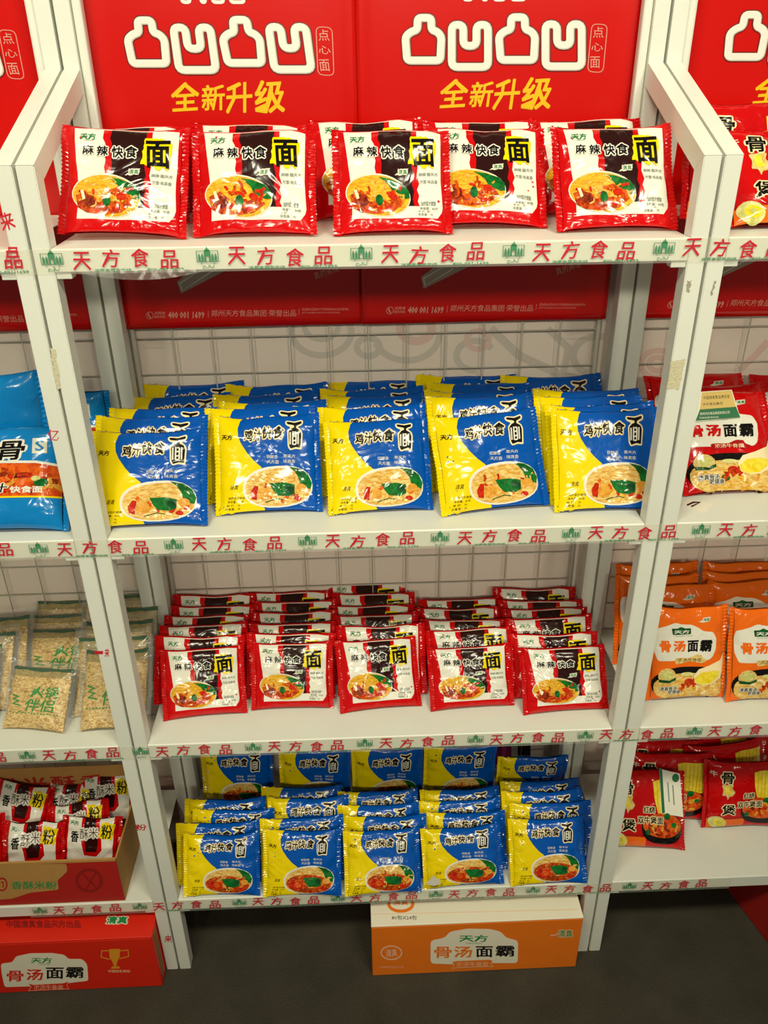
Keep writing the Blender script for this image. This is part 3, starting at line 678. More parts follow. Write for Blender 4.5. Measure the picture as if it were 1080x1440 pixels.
# ------------------------------------------------------------------ printed tape along the shelf edges
def tape(z, px, py, per, label, dz=0):
    x0 = ony(px, py, -.0016).x                                      # centre of one emblem
    t = thing('printed_tape', label, 'tape', (0, -.0016, z-LIP/2), group='printed tapes along the shelf edges')
    part('clear_film', box_mesh('clear_film', (-.78, -.0002, -.0185), (.78, .0002, .0165), 'tape_film', 0), t)
    fl = lambda a, b, h: Vector((a, -.0003-h, b))
    i0 = int((-.78-x0)/per)-1
    for i in range(i0, i0+10):
        c = x0+i*per
        for j, ch in enumerate('天方食品'):
            cx = c+per*(.19+.188*j); y = -.001+.002*math.sin(i*2.1+j*1.7)+dz
            if -.765 < cx < .765:
                A = Art(lambda x, y: (x, -y)); A.text(ch, cx-.0125, y-.0128, cx+.0125, y+.0128, 'tape_red', 1, .012, shear=.1, rot=.05*math.sin(i*3+j*2))
                part('printed_character', A.flat('printed_character', fl), t, 'red brush style character')
        if -.76 < c < .76:
            B = Art(lambda x, y: (x, -y)); y = -.002+dz
            B.rect(c-.0155, y-.0085, c-.0145, y+.007, 'tape_green'); B.rect(c+.0145, y-.0085, c+.0155, y+.007, 'tape_green'); B.rect(c-.0155, y+.006, c+.0155, y+.007, 'tape_green'); B.rect(c-.0155, y-.0085, c+.0155, y-.0078, 'tape_green')
            for q in (-.0115, -.0072, .0072, .0115):
                B.rect(c+q-.0015, y-.001, c+q+.0015, y+.0055, 'tape_green'); B.poly([(c+q-.0018, y-.0012), (c+q, y-.005), (c+q+.0018, y-.0012)], 'tape_green')
            B.poly([(c-.0045, y+.006), (c-.0045, y-.007), (c-.003, y-.01), (c-.0008, y-.0115), (c-.0004, y-.014), (c+.0004, y-.014), (c+.0008, y-.0115), (c+.003, y-.01), (c+.0045, y-.007), (c+.0045, y+.006), (c+.002, y+.006), (c+.002, y-.001), (c-.002, y-.001), (c-.002, y+.006)], 'tape_green')
            B.text('天', c-.0105, y+.0075, c-.0075, y+.0105, 'tape_green', 1, 0); B.text('方', c+.0075, y+.0075, c+.0105, y+.0105, 'tape_green', 1, 0)
            B.text('حلال', c-.008, y+.0108, c+.008, y+.0165, 'tape_green', 1, .02)
            part('emblem', B.flat('emblem', fl), t, 'green building emblem')
        if -.68 < c+per*.5 < .68:
            B = Art(lambda x, y: (x, -y)); B.text('消费者服务热线', c+per*.26, .0118+dz, c+per*.50, .0162+dz, 'tape_green', 1, .02); part('small_text', B.flat('small_text', fl), t, 'small green hotline words'); B = Art(lambda x, y: (x, -y)); B.text('400-001-1699', c+per*.60, .0118+dz, c+per*.84, .0162+dz, 'tape_green', 1, .02)
            part('small_text', B.flat('small_text', fl), t, 'small green hotline number')
tape(ZS[0], 508, 352, .2178, 'clear tape with red lettering along the edge of the top shelves')
tape(ZS[1], 432, 754, .2245, 'clear tape with red lettering along the shelf edges under the blue packets')
tape(ZS[2], 513, 1043, .2178, 'clear tape with red lettering along the shelf edges under the small red packets')
tape(ZS[3], 887, 1238, .2178, 'clear tape with red lettering along the lowest shelf edges')

# ------------------------------------------------------------------ posters
PY = .3345
P2 = (500, 0, 2.842)
def poster(dx, x0, x1, label, flip=0):
    z0 = 1.4235; zt = 2.22
    t = thing('poster', label, 'poster', (dx, PY, z0), group='red noodle posters on the back wall')
    def wav(a, b):
        e = min(abs(a-(x0-dx)), abs(a-(x1-dx)))
        return .0045*noise.noise((a*3.1+dx*7, b*2.6, 1.7))+.0035+.006*math.exp(-(e/.022)**2)*max(0, min(1, (b-1.62)/.2))
    def loc(a, b, h): return Vector((a, -.0014-h-wav(a, b), b-z0))
    bm = bmesh.new(); nx, nz_ = 44, 60; rows = []
    for k in (0, 1):
        rows.append([[bm.verts.new((x0-dx+(x1-x0)*i/nx, -.0009*k-wav(x0-dx+(x1-x0)*i/nx, z0+(zt-z0)*j/nz_), (zt-z0)*j/nz_)) for j in range(nz_+1)] for i in range(nx+1)])
    for k in (0, 1):
        for i in range(nx):
            for j in range(nz_):
                f = bm.faces.new((rows[k][i][j], rows[k][i+1][j], rows[k][i+1][j+1], rows[k][i][j+1]))
    for a, c in [((i, 0), (i+1, 0)) for i in range(nx)]+[((i, nz_), (i+1, nz_)) for i in range(nx)]+[((0, j), (0, j+1)) for j in range(nz_)]+[((nx, j), (nx, j+1)) for j in range(nz_)]:
        bm.faces.new((rows[0][a[0]][a[1]], rows[0][c[0]][c[1]], rows[1][c[0]][c[1]], rows[1][a[0]][a[1]]))
    bmesh.ops.recalc_face_normals(bm, faces=bm.faces[:]); part('sheet', mesh_of('sheet', bm, 'poster_red', True), t)
    A = Art(front_art(*P2, PY))
    for ox in (0, 372):
        a = rounded([(248, 72), (302, 72), (303, 120), (326, 127), (343, 148), (338, 242), (206, 242), (199, 148), (222, 127), (247, 120)], 16, 4)
        b = rounded([(384, 100), (430, 100), (430, 184), (482, 184), (482, 100), (528, 100), (528, 268), (384, 268)], 24, 4)
        for q in (a, b):
            q = [(x+ox, y-(2 if ox else 0)) for x, y in q]
            A = Art(front_art(*P2, PY)); A.stroke(q, 42, 'poster_dark', 1, True); A.stroke(q, 33, 'poster_grey', 2, True); A.stroke([(x-1.5, y-1.5) for x, y in q], 27.5, 'poster_white', 3, True)
            part('title_character', A.flat('title_character', loc), t, 'cream outlined title character')
    A = Art(front_art(*P2, PY))
    for x0_, x1_ in ((425, 470), (500, 530), (545, 600), (615, 680)):
        A.stroke(rounded([(x0_+8, -120), (x0_+8, 0), (x1_-8, 0), (x1_-8, -120)], 10, 3, False), 14, 'poster_white', 2)
    part('brand_lettering', A.flat('brand_lettering', loc), t)
    A = Art(front_art(*P2, PY))
    for ch, b in (('全', (335, 315, 450, 430)), ('新', (455, 325, 548, 430)), ('升', (550, 315, 655, 440)), ('级', (662, 305, 785, 440))):
        A = Art(front_art(*P2, PY)); A.text(ch, *b, 'poster_yellow', 1, .024, shear=.2, rot=-.06); part('slogan_character', A.flat('slogan_character', loc), t, 'yellow brush character')
    A = Art(front_art(*P2, PY))
    A.stroke(rounded([(940, 96), (1002, 100), (984, 290), (922, 286)], 22, 4), 3, 'poster_pink', 1, True)
    A.text('点', 944, 108, 986, 152, 'poster_pink', 1, 0); A.text('心', 938, 172, 984, 205, 'poster_pink', 1, 0); A.text('面', 933, 226, 972, 272, 'poster_pink', 1, 0)
    part('stamp', A.flat('stamp', loc), t)
    # footer, measured on the left of the two middle posters and shifted
    D = ony(565, 60, PY).x-ony(176, 60, PY).x
    F = front_art(180, 370, 2.842, PY)
    A = Art(lambda x, y: (F(x, y)[0]+D, F(x, y)[1]))
    n = 18; A.stroke([(90+14*math.cos(i*2*PI/n), 205+14*math.sin(i*2*PI/n)) for i in range(n)], 2, 'poster_pink', 1, True); A.stroke([(84, 196), (86, 206), (94, 214)], 5, 'poster_pink', 1)
    A.text('消费者', 108, 190, 152, 202, 'poster_pink', 1, 0); A.text('服务热线', 108, 205, 152, 216, 'poster_pink', 1, 0)
    A.text('400 001 1699', 163, 189, 308, 218, 'poster_pink', 1, .03); A.rect(322, 188, 323.5, 214, 'poster_pink')
    A.text('郑州天方食品集团·荣誉出品', 335, 184, 672, 210, 'poster_pink', 1, -.005); A.rect(683, 180, 684.5, 205, 'poster_pink')
    A.text('ZHENGZHOUTIANFANGSHIPIN', 695, 178, 880, 187, 'poster_pink', 1, -.01); A.text('JITUANRONGYUCHUPIN', 695, 193, 845, 201, 'poster_pink', 1, -.01)
    part('footer_text', A.flat('footer_text', loc), t, 'pale hotline and company line')
    A = Art(lambda x, y: (F(x, y)[0]+D, F(x, y)[1]))
    A.poly([(198, 72), (330, -40), (520, -40), (215, 118)], 'poster_silver', 1); A.poly([(206, 76), (218, 108), (440, -30), (400, -40)], 'poster_white', 2); A.poly([(212, 80), (222, 104), (420, -30), (390, -40)], 'poster_silver', 3)
    part('packet_picture', A.flat('packet_picture', loc), t, 'silver packet tip'); A = Art(lambda x, y: (F(x, y)[0]+D, F(x, y)[1])); A.text('真的美味', 742, 20, 842, 50, 'poster_pink', 1, 0, rot=-.33)
    part('motto', A.flat('motto', loc), t)
D1 = ony(565, 60, PY).x-ony(176, 60, PY).x
poster(0, -.016, .447, 'red poster hanging right of the middle seam, above the red packets')
poster(-D1, -.458, -.0165, 'red poster hanging left of the middle seam, above the red packets')
DL = ony(457, 70, PY).x-ony(16, 66, PY).x
poster(-D1-DL, -1.0, -.50, 'red poster mostly cut off by the left edge of the photo')
DR = ony(1018, 60, PY).x-ony(565, 60, PY).x
poster(DR, .505, .96, 'red poster mostly cut off by the right edge of the photo')

# ------------------------------------------------------------------ packets on the middle rack
COLN = ('leftmost', 'second', 'middle', 'fourth', 'rightmost')
ROWN = ('front', 'second', 'third', 'fourth', 'fifth', 'sixth')
# top shelf
z = ZS[0]; G = 'red packets on the top shelf'
lab = ['tilted red spicy noodle packet, leftmost of the front row on the top shelf', 'red spicy noodle packet, second from left in the top shelf front row',
       'red spicy noodle packet in the centre of the top shelf front row', 'red spicy noodle packet half behind its left neighbour, top shelf front row', 'red spicy noodle packet, rightmost of the front row on the top shelf']
for i, (bl, br, tl, tr, Y, roll) in enumerate([((75, 338), (262, 342), (92, 178), (275, 190), .055, .05), ((266, 338), (452, 332), (283, 178), (452, 183), .062, 0), ((466, 333), (640, 333), (466, 182), (632, 182), .055, 0), ((598, 326), (770, 328), (606, 180), (778, 186), .095, .03), ((780, 335), (962, 331), (783, 172), (945, 184), .055, -.01)]):
    fit('red', bl, br, tl, tr, z, roll, Y, lab[i], G)
lab2 = ['behind the tilted leftmost packet', 'behind the second packet from the left', 'behind the centre packet', 'behind the fourth packet from the left', 'behind the rightmost packet']
for i, (xl, xr, yt, rl) in enumerate([(100, 268, 160, 0), (262, 420, 163, .01), (418, 585, 157, -.02), (585, 738, 164, 0), (738, 898, 160, -.02)]):
    behind('red', xl, xr, yt, z, .5, 'red spicy noodle packet on the top shelf, '+lab2[i], G, rl, ymin=.11, ymax=.2, sz=.97)

def block(kind, z, fronts, rows, desc, shelf, G, rolls=None, lean=.6):
    for c, (bl, br, tl, tr) in enumerate(fronts):
        o, t = fit(kind, bl, br, tl, tr, z, (rolls or {}).get(c, 0), None, '%s on %s, %s column, front of its stack' % (desc, shelf, COLN[c]), G, lean=lean+random.uniform(-.05, .05))
        ly = o.location.y; fs = FITSZ[0]
        for r, (xl, xr, yt) in enumerate(rows[c]):
            last = r == len(rows[c])-1
            o2 = behind(kind, xl, xr, yt, z, t+random.uniform(-.02, .02), '%s on %s, %s column, %s' % (desc, shelf, COLN[c], 'last at the back' if last else ROWN[r+1]+' from the front'), G, random.uniform(-.02, .02), random.uniform(-.03, .03), ymin=ly+.022, sz=fs)
            ly = o2.location.y
block('blue', ZS[1], [((121, 748), (298, 742), (126, 612), (285, 602)), ((299, 727), (459, 720), (298, 584), (445, 582)), ((460, 727), (612, 718), (456, 590), (605, 588)), ((620, 727), (774, 714), (602, 586), (765, 574)), ((776, 722), (935, 719), (775, 576), (925, 576))],
      [[(147, 285, 585), (165, 300, 572), (185, 305, 555), (200, 338, 542)], [(292, 445, 577), (305, 442, 566), (310, 450, 554), (328, 455, 540)], [(450, 600, 570), (450, 592, 556), (458, 590, 546), (462, 582, 534)], [(590, 755, 557), (592, 735, 548), (600, 728, 540), (572, 718, 530)], [(768, 915, 570), (757, 890, 556), (748, 866, 548), (712, 842, 536)]],
      'blue and yellow noodle packet', 'second shelf', 'blue packets on the second shelf', {3: -.03})
block('red', ZS[2], [((230, 1015), (348, 1003), (226, 914), (340, 905)), ((351, 1000), (472, 997), (355, 903), (466, 901)), ((477, 1005), (595, 993), (472, 894), (582, 899)), ((602, 1002), (727, 993), (597, 909), (712, 905)), ((732, 1007), (860, 997), (724, 915), (842, 899))],
      [[(230, 338, 896), (242, 345, 876), (246, 342, 866), (250, 348, 850), (252, 357, 836)], [(357, 462, 888), (362, 457, 876), (365, 455, 863), (360, 455, 851), (362, 455, 834)], [(472, 580, 884), (474, 572, 870), (470, 570, 857), (468, 566, 845), (462, 564, 826)], [(608, 712, 883), (592, 695, 870), (588, 690, 856), (585, 687, 841), (572, 682, 821)], [(722, 825, 891), (715, 820, 876), (710, 820, 861), (705, 810, 845), (690, 798, 828)]],
      'red spicy noodle packet', 'third shelf', 'red packets on the third shelf')
block('bluered', ZS[3], [((255, 1263), (369, 1260), (259, 1173), (360, 1170)), ((370, 1262), (481, 1260), (364, 1166), (477, 1164)), ((486, 1262), (592, 1256), (477, 1167), (585, 1165)), ((595, 1252), (710, 1245), (597, 1177), (710, 1170)), ((717, 1247), (826, 1242), (715, 1152), (824, 1145))],
      [[(262, 364, 1157), (275, 370, 1140), (265, 375, 1128)], [(375, 478, 1150), (376, 476, 1134), (378, 474, 1121)], [(478, 585, 1152), (480, 586, 1138), (484, 580, 1126)], [(604, 696, 1140), (594, 696, 1126), (600, 690, 1110)], [(715, 820, 1128), (702, 796, 1116), (712, 800, 1098)]],
      'blue and yellow noodle packet', 'lowest shelf', 'blue packets on the lowest shelf', {3: -.02})
for c, (bl, br, yt) in enumerate([((285, 1124), (385, 1120), 1052), ((395, 1124), (492, 1118), 1052), ((498, 1118), (592, 1114), 1050), ((594, 1112), (694, 1106), 1048), ((700, 1108), (784, 1100), 1066)]):
    fit('bluered', bl, br, (bl[0]+3, yt), (br[0]+2, yt), ZS[3]+.03, random.uniform(-.04, .04), .23, 'shaded noodle packet on lowest shelf, leaning on the back grid, %s column' % COLN[c], 'blue packets on the lowest shelf', z0=0, maxlean=30)

# ------------------------------------------------------------------ left rack
z = ZS[1]; G = 'large blue noodle bags'
fit('bigblue', (-80, 752), (98, 748), (-60, 595), (92, 598), z, 0, None, 'large blue noodle bag with red picture band, front of left rack', G)

put('bigblue', (ony(46, 540, .15).x-.115, .125, z), -.1, PI, 0, 1, 1, 'large blue noodle bag standing with its plain back outward at the left photo edge', G)
behind('bigblue', -20, 150, 548, z, .2, 'large blue noodle bag in the left rack, seen between the posts', G, ymin=.2, ymax=.24, sz=.72)
z = ZS[2]; G = 'clear bags of noodle cakes'
ld = 'clear bag of noodle cake with green lettering'
HB = [((-100, 1024), (-8, 1024), (-62, 905), (26, 908), 'cut by the left photo edge, front'), ((0, 1026), (95, 1034), (42, 934), (117, 944), 'left of the posts, front'), ((97, 1036), (196, 1034), (122, 918), (208, 916), 'partly behind the posts, front')]
LN = []
for bl, br, tl, tr, q in HB:
    o, t = fit('hotpot', bl, br, tl, tr, z, 0, None, ld+', '+q, G, lean=.75); LN.append((o, t, FITSZ[0]))
for c, rows in enumerate([[(-55, 25, 895), (-40, 48, 872)], [(44, 122, 898), (55, 128, 880), (60, 140, 862), (62, 135, 842)], [(128, 206, 904), (132, 212, 890), (140, 220, 866), (145, 205, 848)]]):
    ly = LN[c][0].location.y
    for r, (xl, xr, yt) in enumerate(rows):
        o = behind('hotpot', xl, xr, yt, z, LN[c][1]-.05*r, 'clear noodle cake bag, %s stack of the left rack, %s from the front' % (('outer', 'inner', 'post-side')[c], ROWN[r+1]), G, ymin=ly+.025, sz=LN[c][2]); ly = o.location.y
# open carton of snack packets
CT = thing('open_carton', 'open red and brown carton of snack packets on the lowest left shelf', 'carton', (-.77, .005, ZS[3]+.0006))
cw, cdp, ch_ = .2, .19, .128
def wallbox(name, lo, hi, mat, art=None): return part(name, box_mesh(name, lo, hi, mat, .0008), CT)
fp = wallbox('front_panel', (-cw, 0, .001), (cw, .004, ch_), 'carton_maroon')
A = Art(lambda x, y: (lambda p: (p.x+.77, p.z-ZS[3]))(ony(x/4.696, 1070+y/4.696, .005)))
A.poly(rounded([(-200, 690), (440, 680), (445, 730), (380, 790), (390, 850), (300, 860), (200, 870), (80, 910), (-200, 930)], 14), 'kraft', 1)
A.text('香酥米粉', 75, 795, 375, 848, 'carton_green', 2, .02); A.ell(15, 815, 36, 46, 'carton_maroon', 2); A.ell(15, 815, 26, 34, 'kraft', 3); A.stroke([(5, 800), (22, 800), (22, 835)], 8, 'carton_maroon', 4)
A.ell(590, 790, 90, 80, 'carton_darkred', 1); A.ell(590, 790, 70, 62, 'carton_maroon', 2); A.stroke([(540, 740), (600, 800), (560, 860)], 12, 'carton_darkred', 3); A.stroke([(640, 730), (600, 790), (640, 850)], 12, 'carton_darkred', 3)
part('print', A.flat('print', lambda a, b, h: Vector((a, -.0004-h, b))), fp)
part('rim', box_mesh('rim', (-cw, -.0006, ch_), (cw, .0042, ch_+.006), 'kraft', 0), fp)
wallbox('side_panel', (cw-.004, .004, .001), (cw, cdp, ch_), 'kraft'); wallbox('side_panel', (-cw, .004, .001), (-cw+.004, cdp, ch_), 'kraft')
bp_ = wallbox('back_panel', (-cw, cdp, .001), (cw, cdp+.004, ch_+.085), 'kraft')
A = Art(lambda x, y: (x, y)); A.text('粉米酥香', -.12, ch_+.06, .14, ch_+.015, 'carton_maroon', 1, .02, each=True); part('print', A.flat('print', lambda a, b, h: Vector((a, cdp-.0006-h, b))), bp_)
wallbox('bottom_panel', (-cw, 0, 0), (cw, cdp, .001), 'kraft')
for i, (xm, yt, Yb, ln, roll, q) in enumerate([(44, 1156, .055, .45, .06, 'at the front, centre'), (114, 1152, .06, .45, .08, 'at the front right corner'), (-28, 1156, .05, .5, -.05, 'at the front, cut by the photo edge'), (24, 1104, .13, .5, .22, 'at the back left'), (82, 1114, .125, .45, .12, 'at the back centre, half covered'), (142, 1096, .14, .4, 0, 'at the back right, highest'), (108, 1130, .10, .5, -.1, 'lying in the middle')]):
    hh = KIND['snack']['H']
    zt_ = ony(xm, yt, Yb+math.sin(ln)*hh); put('snack', (zt_.x, Yb, zt_.z-math.cos(ln)*hh), ln, 0, roll, 1, 1, 'red and white snack packet in open carton, '+q, 'snack packets in the open carton')

# ------------------------------------------------------------------ right rack
z = ZS[0]; G = 'red packets of the right rack'
fit('bao', (1022, 326), (1200, 326), (1028, 186), (1210, 186), z, .03, .055, 'red beef noodle packet at the right photo edge on the top shelf', G)
behind('bao', 985, 1130, 172, z, .25, 'red beef noodle packet on the right top shelf, behind the post', G, ymin=.12, ymax=.2)
z = ZS[1]
o, t = fit('bone', (956, 700), (1102, 694), (968, 556), (1098, 552), z, 0, None, 'red bone broth noodle packet with a card on it, second shelf right', G); FB = o; FT = t
ly = o.location.y
for r, (xl, xr, yt) in enumerate([(935, 1068, 538), (905, 1040, 526)]):
    o = behind('bone', xl, xr, yt, z, t, 'red bone broth packet on second shelf right, %s row' % ('second' if r == 0 else 'back'), G, ymin=ly+.045, yaw=.05); ly = o.location.y
behind('bone', 1050, 1180, 526, z, t, 'red bone broth packet on second shelf, back at the right photo edge', G, ymin=.2)
z = ZS[2]; G = 'orange packets of the right rack'
OF = []
for bl, br, tl, tr, q in (((905, 986), (1020, 982), (926, 850), (1010, 850), 'front, beside the post'), ((1016, 988), (1135, 984), (1010, 852), (1120, 852), 'front, at the photo edge')):
    OF.append(fit('orange', bl, br, tl, tr, z, 0, None, 'orange bone broth noodle packet, '+q, G))
for c, rows in enumerate([[(890, 985, 820), (878, 975, 808), (868, 975, 790)], [(985, 1100, 818), (988, 1100, 806), (985, 1100, 788)]]):
    ly = OF[c][0].location.y
    for r, (xl, xr, yt) in enumerate(rows):
        o = behind('orange', xl, xr, yt, z, OF[c][1]-.04*r, 'orange noodle packet, %s from the front in the %s column' % (ROWN[r+1], 'post side' if c == 0 else 'photo edge side'), G, ymin=ly+.03, yaw=random.uniform(-.05, .05)); ly = o.location.y
z = ZS[3]; G = 'red beef noodle packets on the lowest right shelf'
o1, t1 = fit('bao', (846, 1192), (966, 1196), (880, 1078), (962, 1082), z, 0, None, 'red beef noodle packet with a white card, lowest right shelf', G)
o2, t2 = fit('bao', (984, 1164), (1100, 1162), (988, 1068), (1100, 1066), z, 0, None, 'red beef noodle packet standing at the right edge of lowest shelf', G)
for (xl, xr, yt, ym, q) in ((890, 970, 1058, .16, 'second behind the one with the white card'), (872, 968, 1040, .21, 'last behind the one with the white card'), (962, 1056, 1054, .19, 'between the two front ones, set back'), (940, 1040, 1036, .235, 'at the back in the centre'), (1035, 1130, 1034, .22, 'at the back, right photo edge')):
    behind('bao', xl, xr, yt, z, .35, 'red beef noodle packet on lowest right shelf, '+q, G, ymin=ym, yaw=random.uniform(-.1, .1), roll=random.uniform(-.06, .06))

# ------------------------------------------------------------------ cards and scraps
def card(name, label, quad_px, pk, lean, fn, off, cat='card', th=.0006):
    """thin printed card lying on the front of a packet; its corners are measured on that packet's leaning front plane"""
    n = Vector((0, -math.cos(lean), math.sin(lean))); b0 = Vector(pk.location)+n*off
    def hit(x, y): d = ray(x, y); return CAM+d*((b0-CAM).dot(n)/d.dot(n))
    P = [hit(*p) for p in quad_px]; c = sum(P, Vector())/4
    t = thing(name, label, cat, c)
    bm = bmesh.new(); prism(bm, [p-c for p in P], -n*th)
    part('sheet', mesh_of('sheet', bm, 'card_white'), t)
    def T(x, y): return x, y
    A = Art(T); fn(A); me = A.flat('print', lambda a, b, h: hit(a, b)-c+n*(.0002+h)); part('print', me, t)
def c1(A):
    A.poly([(987, 552), (1028, 549), (1035, 572), (984, 577)], 'card_gold', 1); A.poly([(984, 576), (1035, 572), (1041, 587), (978, 592)], 'card_green', 1)
    A.text('中国清真食品博览会', 989, 556, 1026, 561, 'ink', 2, 0, rot=-.06); A.text('天方食品集团', 988, 566, 1016, 570, 'ink', 2, 0, rot=-.06); A.text('郑州天方食品集团有限公司', 984, 579, 1026, 583, 'card_white', 2, 0, rot=-.06); A.text('TIANFANG', 983, 586, 1010, 588.5, 'card_white', 2, 0, rot=-.06)
card('business_card', 'gold and green card resting on the red bone broth packet', [(985, 551), (1029, 548), (1041, 587), (977, 593)], FB, FT, c1, .0195)
def c2(A):
    A.poly([(927, 1080), (931, 1081), (935, 1143), (931, 1144)], 'card_green', 1); A.ell(950, 1094, 5, 6, 'card_green', 1)
    for i, (x, y0, y1) in enumerate([(946, 1104, 1132), (939, 1100, 1128)]): A.stroke([(x, y0), (x+2, y1)], 1.6, 'tape_grey', 1)
card('business_card', 'white card with a green edge on the lowest right packet', [(927, 1081), (956, 1088), (961, 1149), (930, 1144)], o1, t1, c2, .0205)
def scrap(name, label, pts, z, mark=None):
    P = [onz(*p, z) for p in pts]; c = sum(P, Vector())/len(P); t = thing(name, label, 'paper scrap', c)
    bm = bmesh.new(); prism(bm, [p-c for p in P], (0, 0, .0006)); part('sheet', mesh_of('sheet', bm, 'card_white'), t)
    if mark:
        A = Art(lambda x, y: (x, y)); mark(A); part('print', A.flat('print', lambda a, b, h: onz(a, b, z)-c+Vector((0, 0, .0008+h))), t)
scrap('paper_scrap', 'small cream paper scrap on the shelf by the right post', [(958, 712), (966, 702), (1003, 708), (990, 722)], ZS[1]+.0005, lambda A: A.stroke([(966, 711), (975, 707), (984, 707), (972, 713)], 2.5, 'ink', 1))
bmx = ony(608, 1240, -.012); t = thing('paper_scrap', 'torn white paper scrap in front of the fourth lowest blue packet', 'paper scrap', bmx)
bm = bmesh.new(); prism(bm, [Vector((a, 0, b)) for a, b in ((-.014, -.006), (.004, -.014), (.018, -.008), (.016, .006), (.006, .010), (.002, .022), (-.004, .008))], (0, .0008, 0)); part('sheet', mesh_of('sheet', bm, 'card_white'), t)

# ------------------------------------------------------------------ cartons on the floor
def carton(name, label, x0, x1, y0, y1, h, mat, topmat, arts, rot=0):
    c = thing(name, label, 'carton', ((x0+x1)/2, y0, 0), (0, 0, rot)); w = (x1-x0)/2; d = y1-y0
    bm = bmesh.new(); box(bm, (-w, 0, 0), (w, d, h-.004), 0, .003); body = part('body', mesh_of('body', bm, mat), c)
    for a, b in ((0, d/2-.0008), (d/2+.0008, d)): part('top_flap', box_mesh('top_flap', (-w, a, h-.004), (w, b, h), topmat, .0012), c)
    for nm, art, fn in arts: part(nm, art.flat(nm, fn), c)
    return c
# orange carton
X0, X1, Y0, HH = -.031, .443, -.038, .178; CX = (X0+X1)/2
F = front_art(500, 1240, 3.176, Y0); A = Art(lambda x, y: (F(x, y)[0]-CX, F(x, y)[1]))
A.poly(rounded([(335, 262), (400, 248), (420, 222), (500, 208), (600, 210), (650, 222), (670, 248), (726, 262), (724, 362), (610, 362), (440, 368), (335, 364)], 16), 'carton_white', 1)
A.text('天方', 462, 236, 592, 268, 'carton_green', 2, .03); A.text('TIANFANG', 490, 270, 566, 277, 'carton_green', 2, 0)
for ch, b, m_ in (('骨', (350, 288, 430, 340), 'carton_orange'), ('汤', (438, 286, 522, 338), 'carton_orange'), ('面', (536, 286, 614, 336), 'ink'), ('霸', (624, 284, 710, 334), 'ink')): A.text(ch, *b, m_, 2, .028)
A.poly([(430, 356), (450, 352), (600, 346), (612, 352), (604, 366), (614, 378), (590, 376), (450, 382), (430, 388), (440, 372)], 'carton_orange', 3); A.stroke([(432, 356), (450, 352), (600, 346), (612, 352), (604, 366), (614, 378), (590, 376), (450, 382), (430, 388), (440, 372)], 2.5, 'carton_pale', 4, True); A.text('浓汤牛骨面', 450, 356, 592, 378, 'carton_pale', 4, 0)
A.stroke([(160+46*math.cos(i*.26), 316+30*math.sin(i*.26)) for i in range(24)], 6, 'carton_pale', 1, True); A.text('清真', 135, 300, 186, 334, 'carton_pale', 1, .02, rot=-.1); A.text('TIANFANG FOOD', 106, 376, 216, 385, 'carton_pale', 1, 0)
A.text('清真', 905, 214, 970, 246, 'carton_green', 2, .02, 'carton_pale', .12); A.stroke([(870, 240), (895, 236), (908, 228)], 5, 'carton_pale', 1)
TT = lambda x, y: (lambda p: (p.x-CX, p.y-Y0))(onz(500+x/3.176, 1240+y/3.176, HH)); B = Art(TT)
B.stroke([(202+54*math.cos(i*.26), 100+32*math.sin(i*.26)) for i in range(24)], 14, 'carton_orange', 1, True); B.text('清真', 168, 84, 236, 104, 'carton_orange', 1, .02); B.text('80包X24包', 162, 151, 274, 170, 'ink', 1, 0); B.stroke([(70, 146), (1000, 124)], 2, 'carton_pale', 1)
carton('carton', 'orange carton with a white lid on the floor under the middle rack', X0, X1, Y0, Y0+.25, HH, 'carton_orange', 'carton_white', [('front_print', A, lambda a, b, h: Vector((a, -.0004-h, b))), ('lid_print', B, lambda a, b, h: Vector((a, b, HH+.0004+h)))])
# red carton
X0, X1, Y0 = -.96, -.5125, -.040; CX = (X0+X1)/2
F = front_art(0, 1270, 4.5, Y0); A = Art(lambda x, y: (F(x, y)[0]-CX, F(x, y)[1]))
A.poly(rounded([(5, 382), (80, 372), (100, 336), (190, 316), (330, 314), (410, 326), (432, 352), (520, 352), (552, 385), (560, 490), (430, 505), (200, 525), (30, 530), (12, 450)], 16), 'carton_white', 1)
A.text('天方', 196, 342, 330, 380, 'carton_green', 2, .03); A.text('TIANFANG', 240, 382, 318, 389, 'carton_green', 2, 0)
for ch, b, m_ in (('骨', (42, 425, 150, 495), 'carton_red'), ('汤', (165, 415, 275, 488), 'carton_red'), ('面', (290, 405, 405, 478), 'ink'), ('霸', (416, 402, 530, 474), 'ink')): A.text(ch, *b, m_, 2, .028)
A.poly([(182, 506), (210, 514), (400, 504), (432, 494), (424, 520), (438, 542), (395, 540), (215, 550), (182, 552), (198, 528)], 'carton_red', 3); A.stroke([(182, 506), (210, 514), (400, 504), (432, 494), (424, 520), (438, 542), (395, 540), (215, 550), (182, 552), (198, 528)], 3, 'carton_pale', 4, True); A.text('浓汤牛骨面', 215, 515, 400, 546, 'carton_pale', 4, 0)
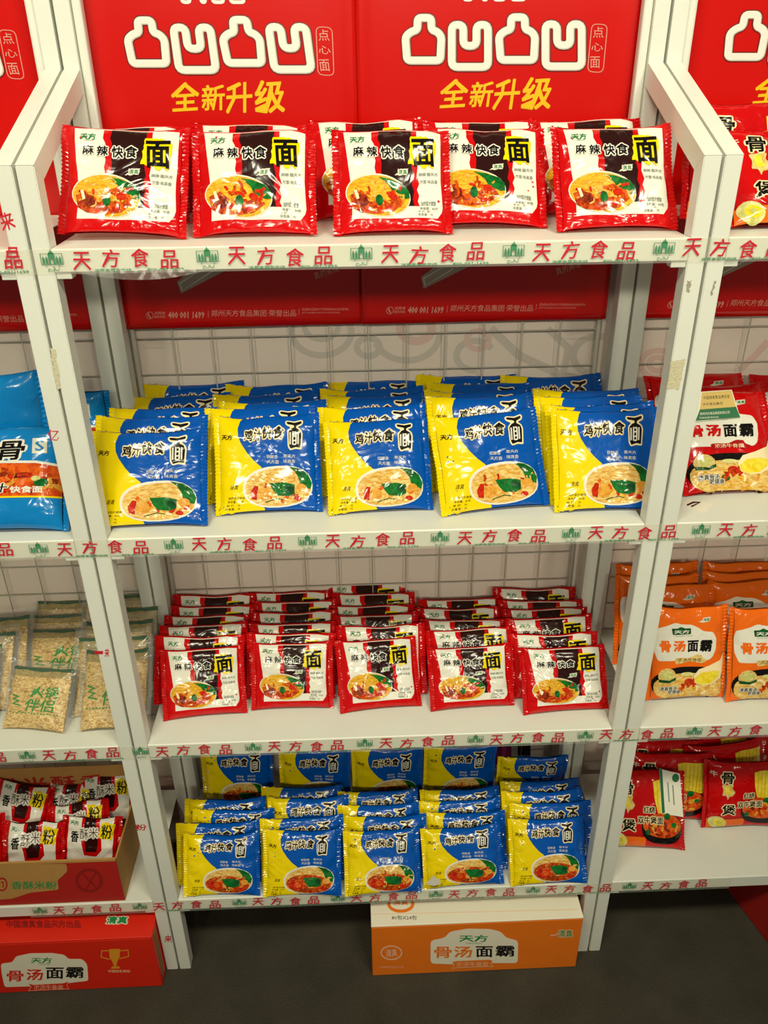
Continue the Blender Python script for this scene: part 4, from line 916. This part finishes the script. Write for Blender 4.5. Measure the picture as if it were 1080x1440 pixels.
A.poly([(690, 290), (760, 288), (758, 340), (742, 370), (735, 400), (722, 400), (712, 370), (694, 345)], 'carton_gold', 1); A.stroke([(690, 300), (645, 300), (640, 340), (695, 355)], 6, 'carton_gold', 1); A.stroke([(760, 300), (810, 296), (815, 335), (758, 350)], 6, 'carton_gold', 1); A.poly([(708, 400), (752, 398), (762, 412), (702, 414)], 'carton_gold', 1)
A.text('中国驰名商标', 685, 420, 824, 438, 'carton_pale', 1, .02)
TT = lambda x, y: (lambda p: (p.x-CX, p.y-Y0))(onz(x/4.5, 1270+y/4.5, HH)); B = Art(TT)
B.text('中国清真食品天方出品', 40, 108, 510, 160, 'carton_darkred', 1, .04, shear=-.1); B.text('清真', 672, 84, 812, 134, 'carton_green', 2, .05, 'carton_white', .14, shear=.25)
cr_ = carton('carton', 'bright red carton on the floor under the left rack', X0, X1, Y0, Y0+.25, HH, 'carton_red', 'carton_red', [('front_print', A, lambda a, b, h: Vector((a, -.0004-h, b))), ('lid_print', B, lambda a, b, h: Vector((a, b, HH+.0004+h)))])
p = onz(1094, 1318, 0)
A = Art(lambda x, y: (x, y)); A.text('天方', -.1, .03, -.03, .08, 'carton_darkred', 1); 
carton('carton', 'dark red carton corner on the floor at the right photo edge', p.x-.03, p.x+.3, p.y-.0, p.y+.22, .15, 'carton_maroon', 'carton_maroon', [], .25)

part('side_slit', box_mesh('side_slit', (.2236, .012, .02), (.2246, .03, .165), 'kraft_dark', 0), cr_)
# loose end of the clear tape sagging under the left of the top shelf
bm = bmesh.new(); n = 24; rr = []
for i in range(n+1):
    x = -.43+.2*i/n; sg = .012*math.sin(PI*i/n)+.001
    rr.append([bm.verts.new((x, -.0006-.004*math.sin(PI*i/n)*q, -.0145-sg*q)) for q in (0, .5, 1)])
for i in range(n):
    for q in (0, 1): bm.faces.new((rr[i][q], rr[i+1][q], rr[i+1][q+1], rr[i][q+1]))
part('loose_flap', mesh_of('loose_flap', bm, 'tape_film', True), bpy.data.objects['printed_tape'])
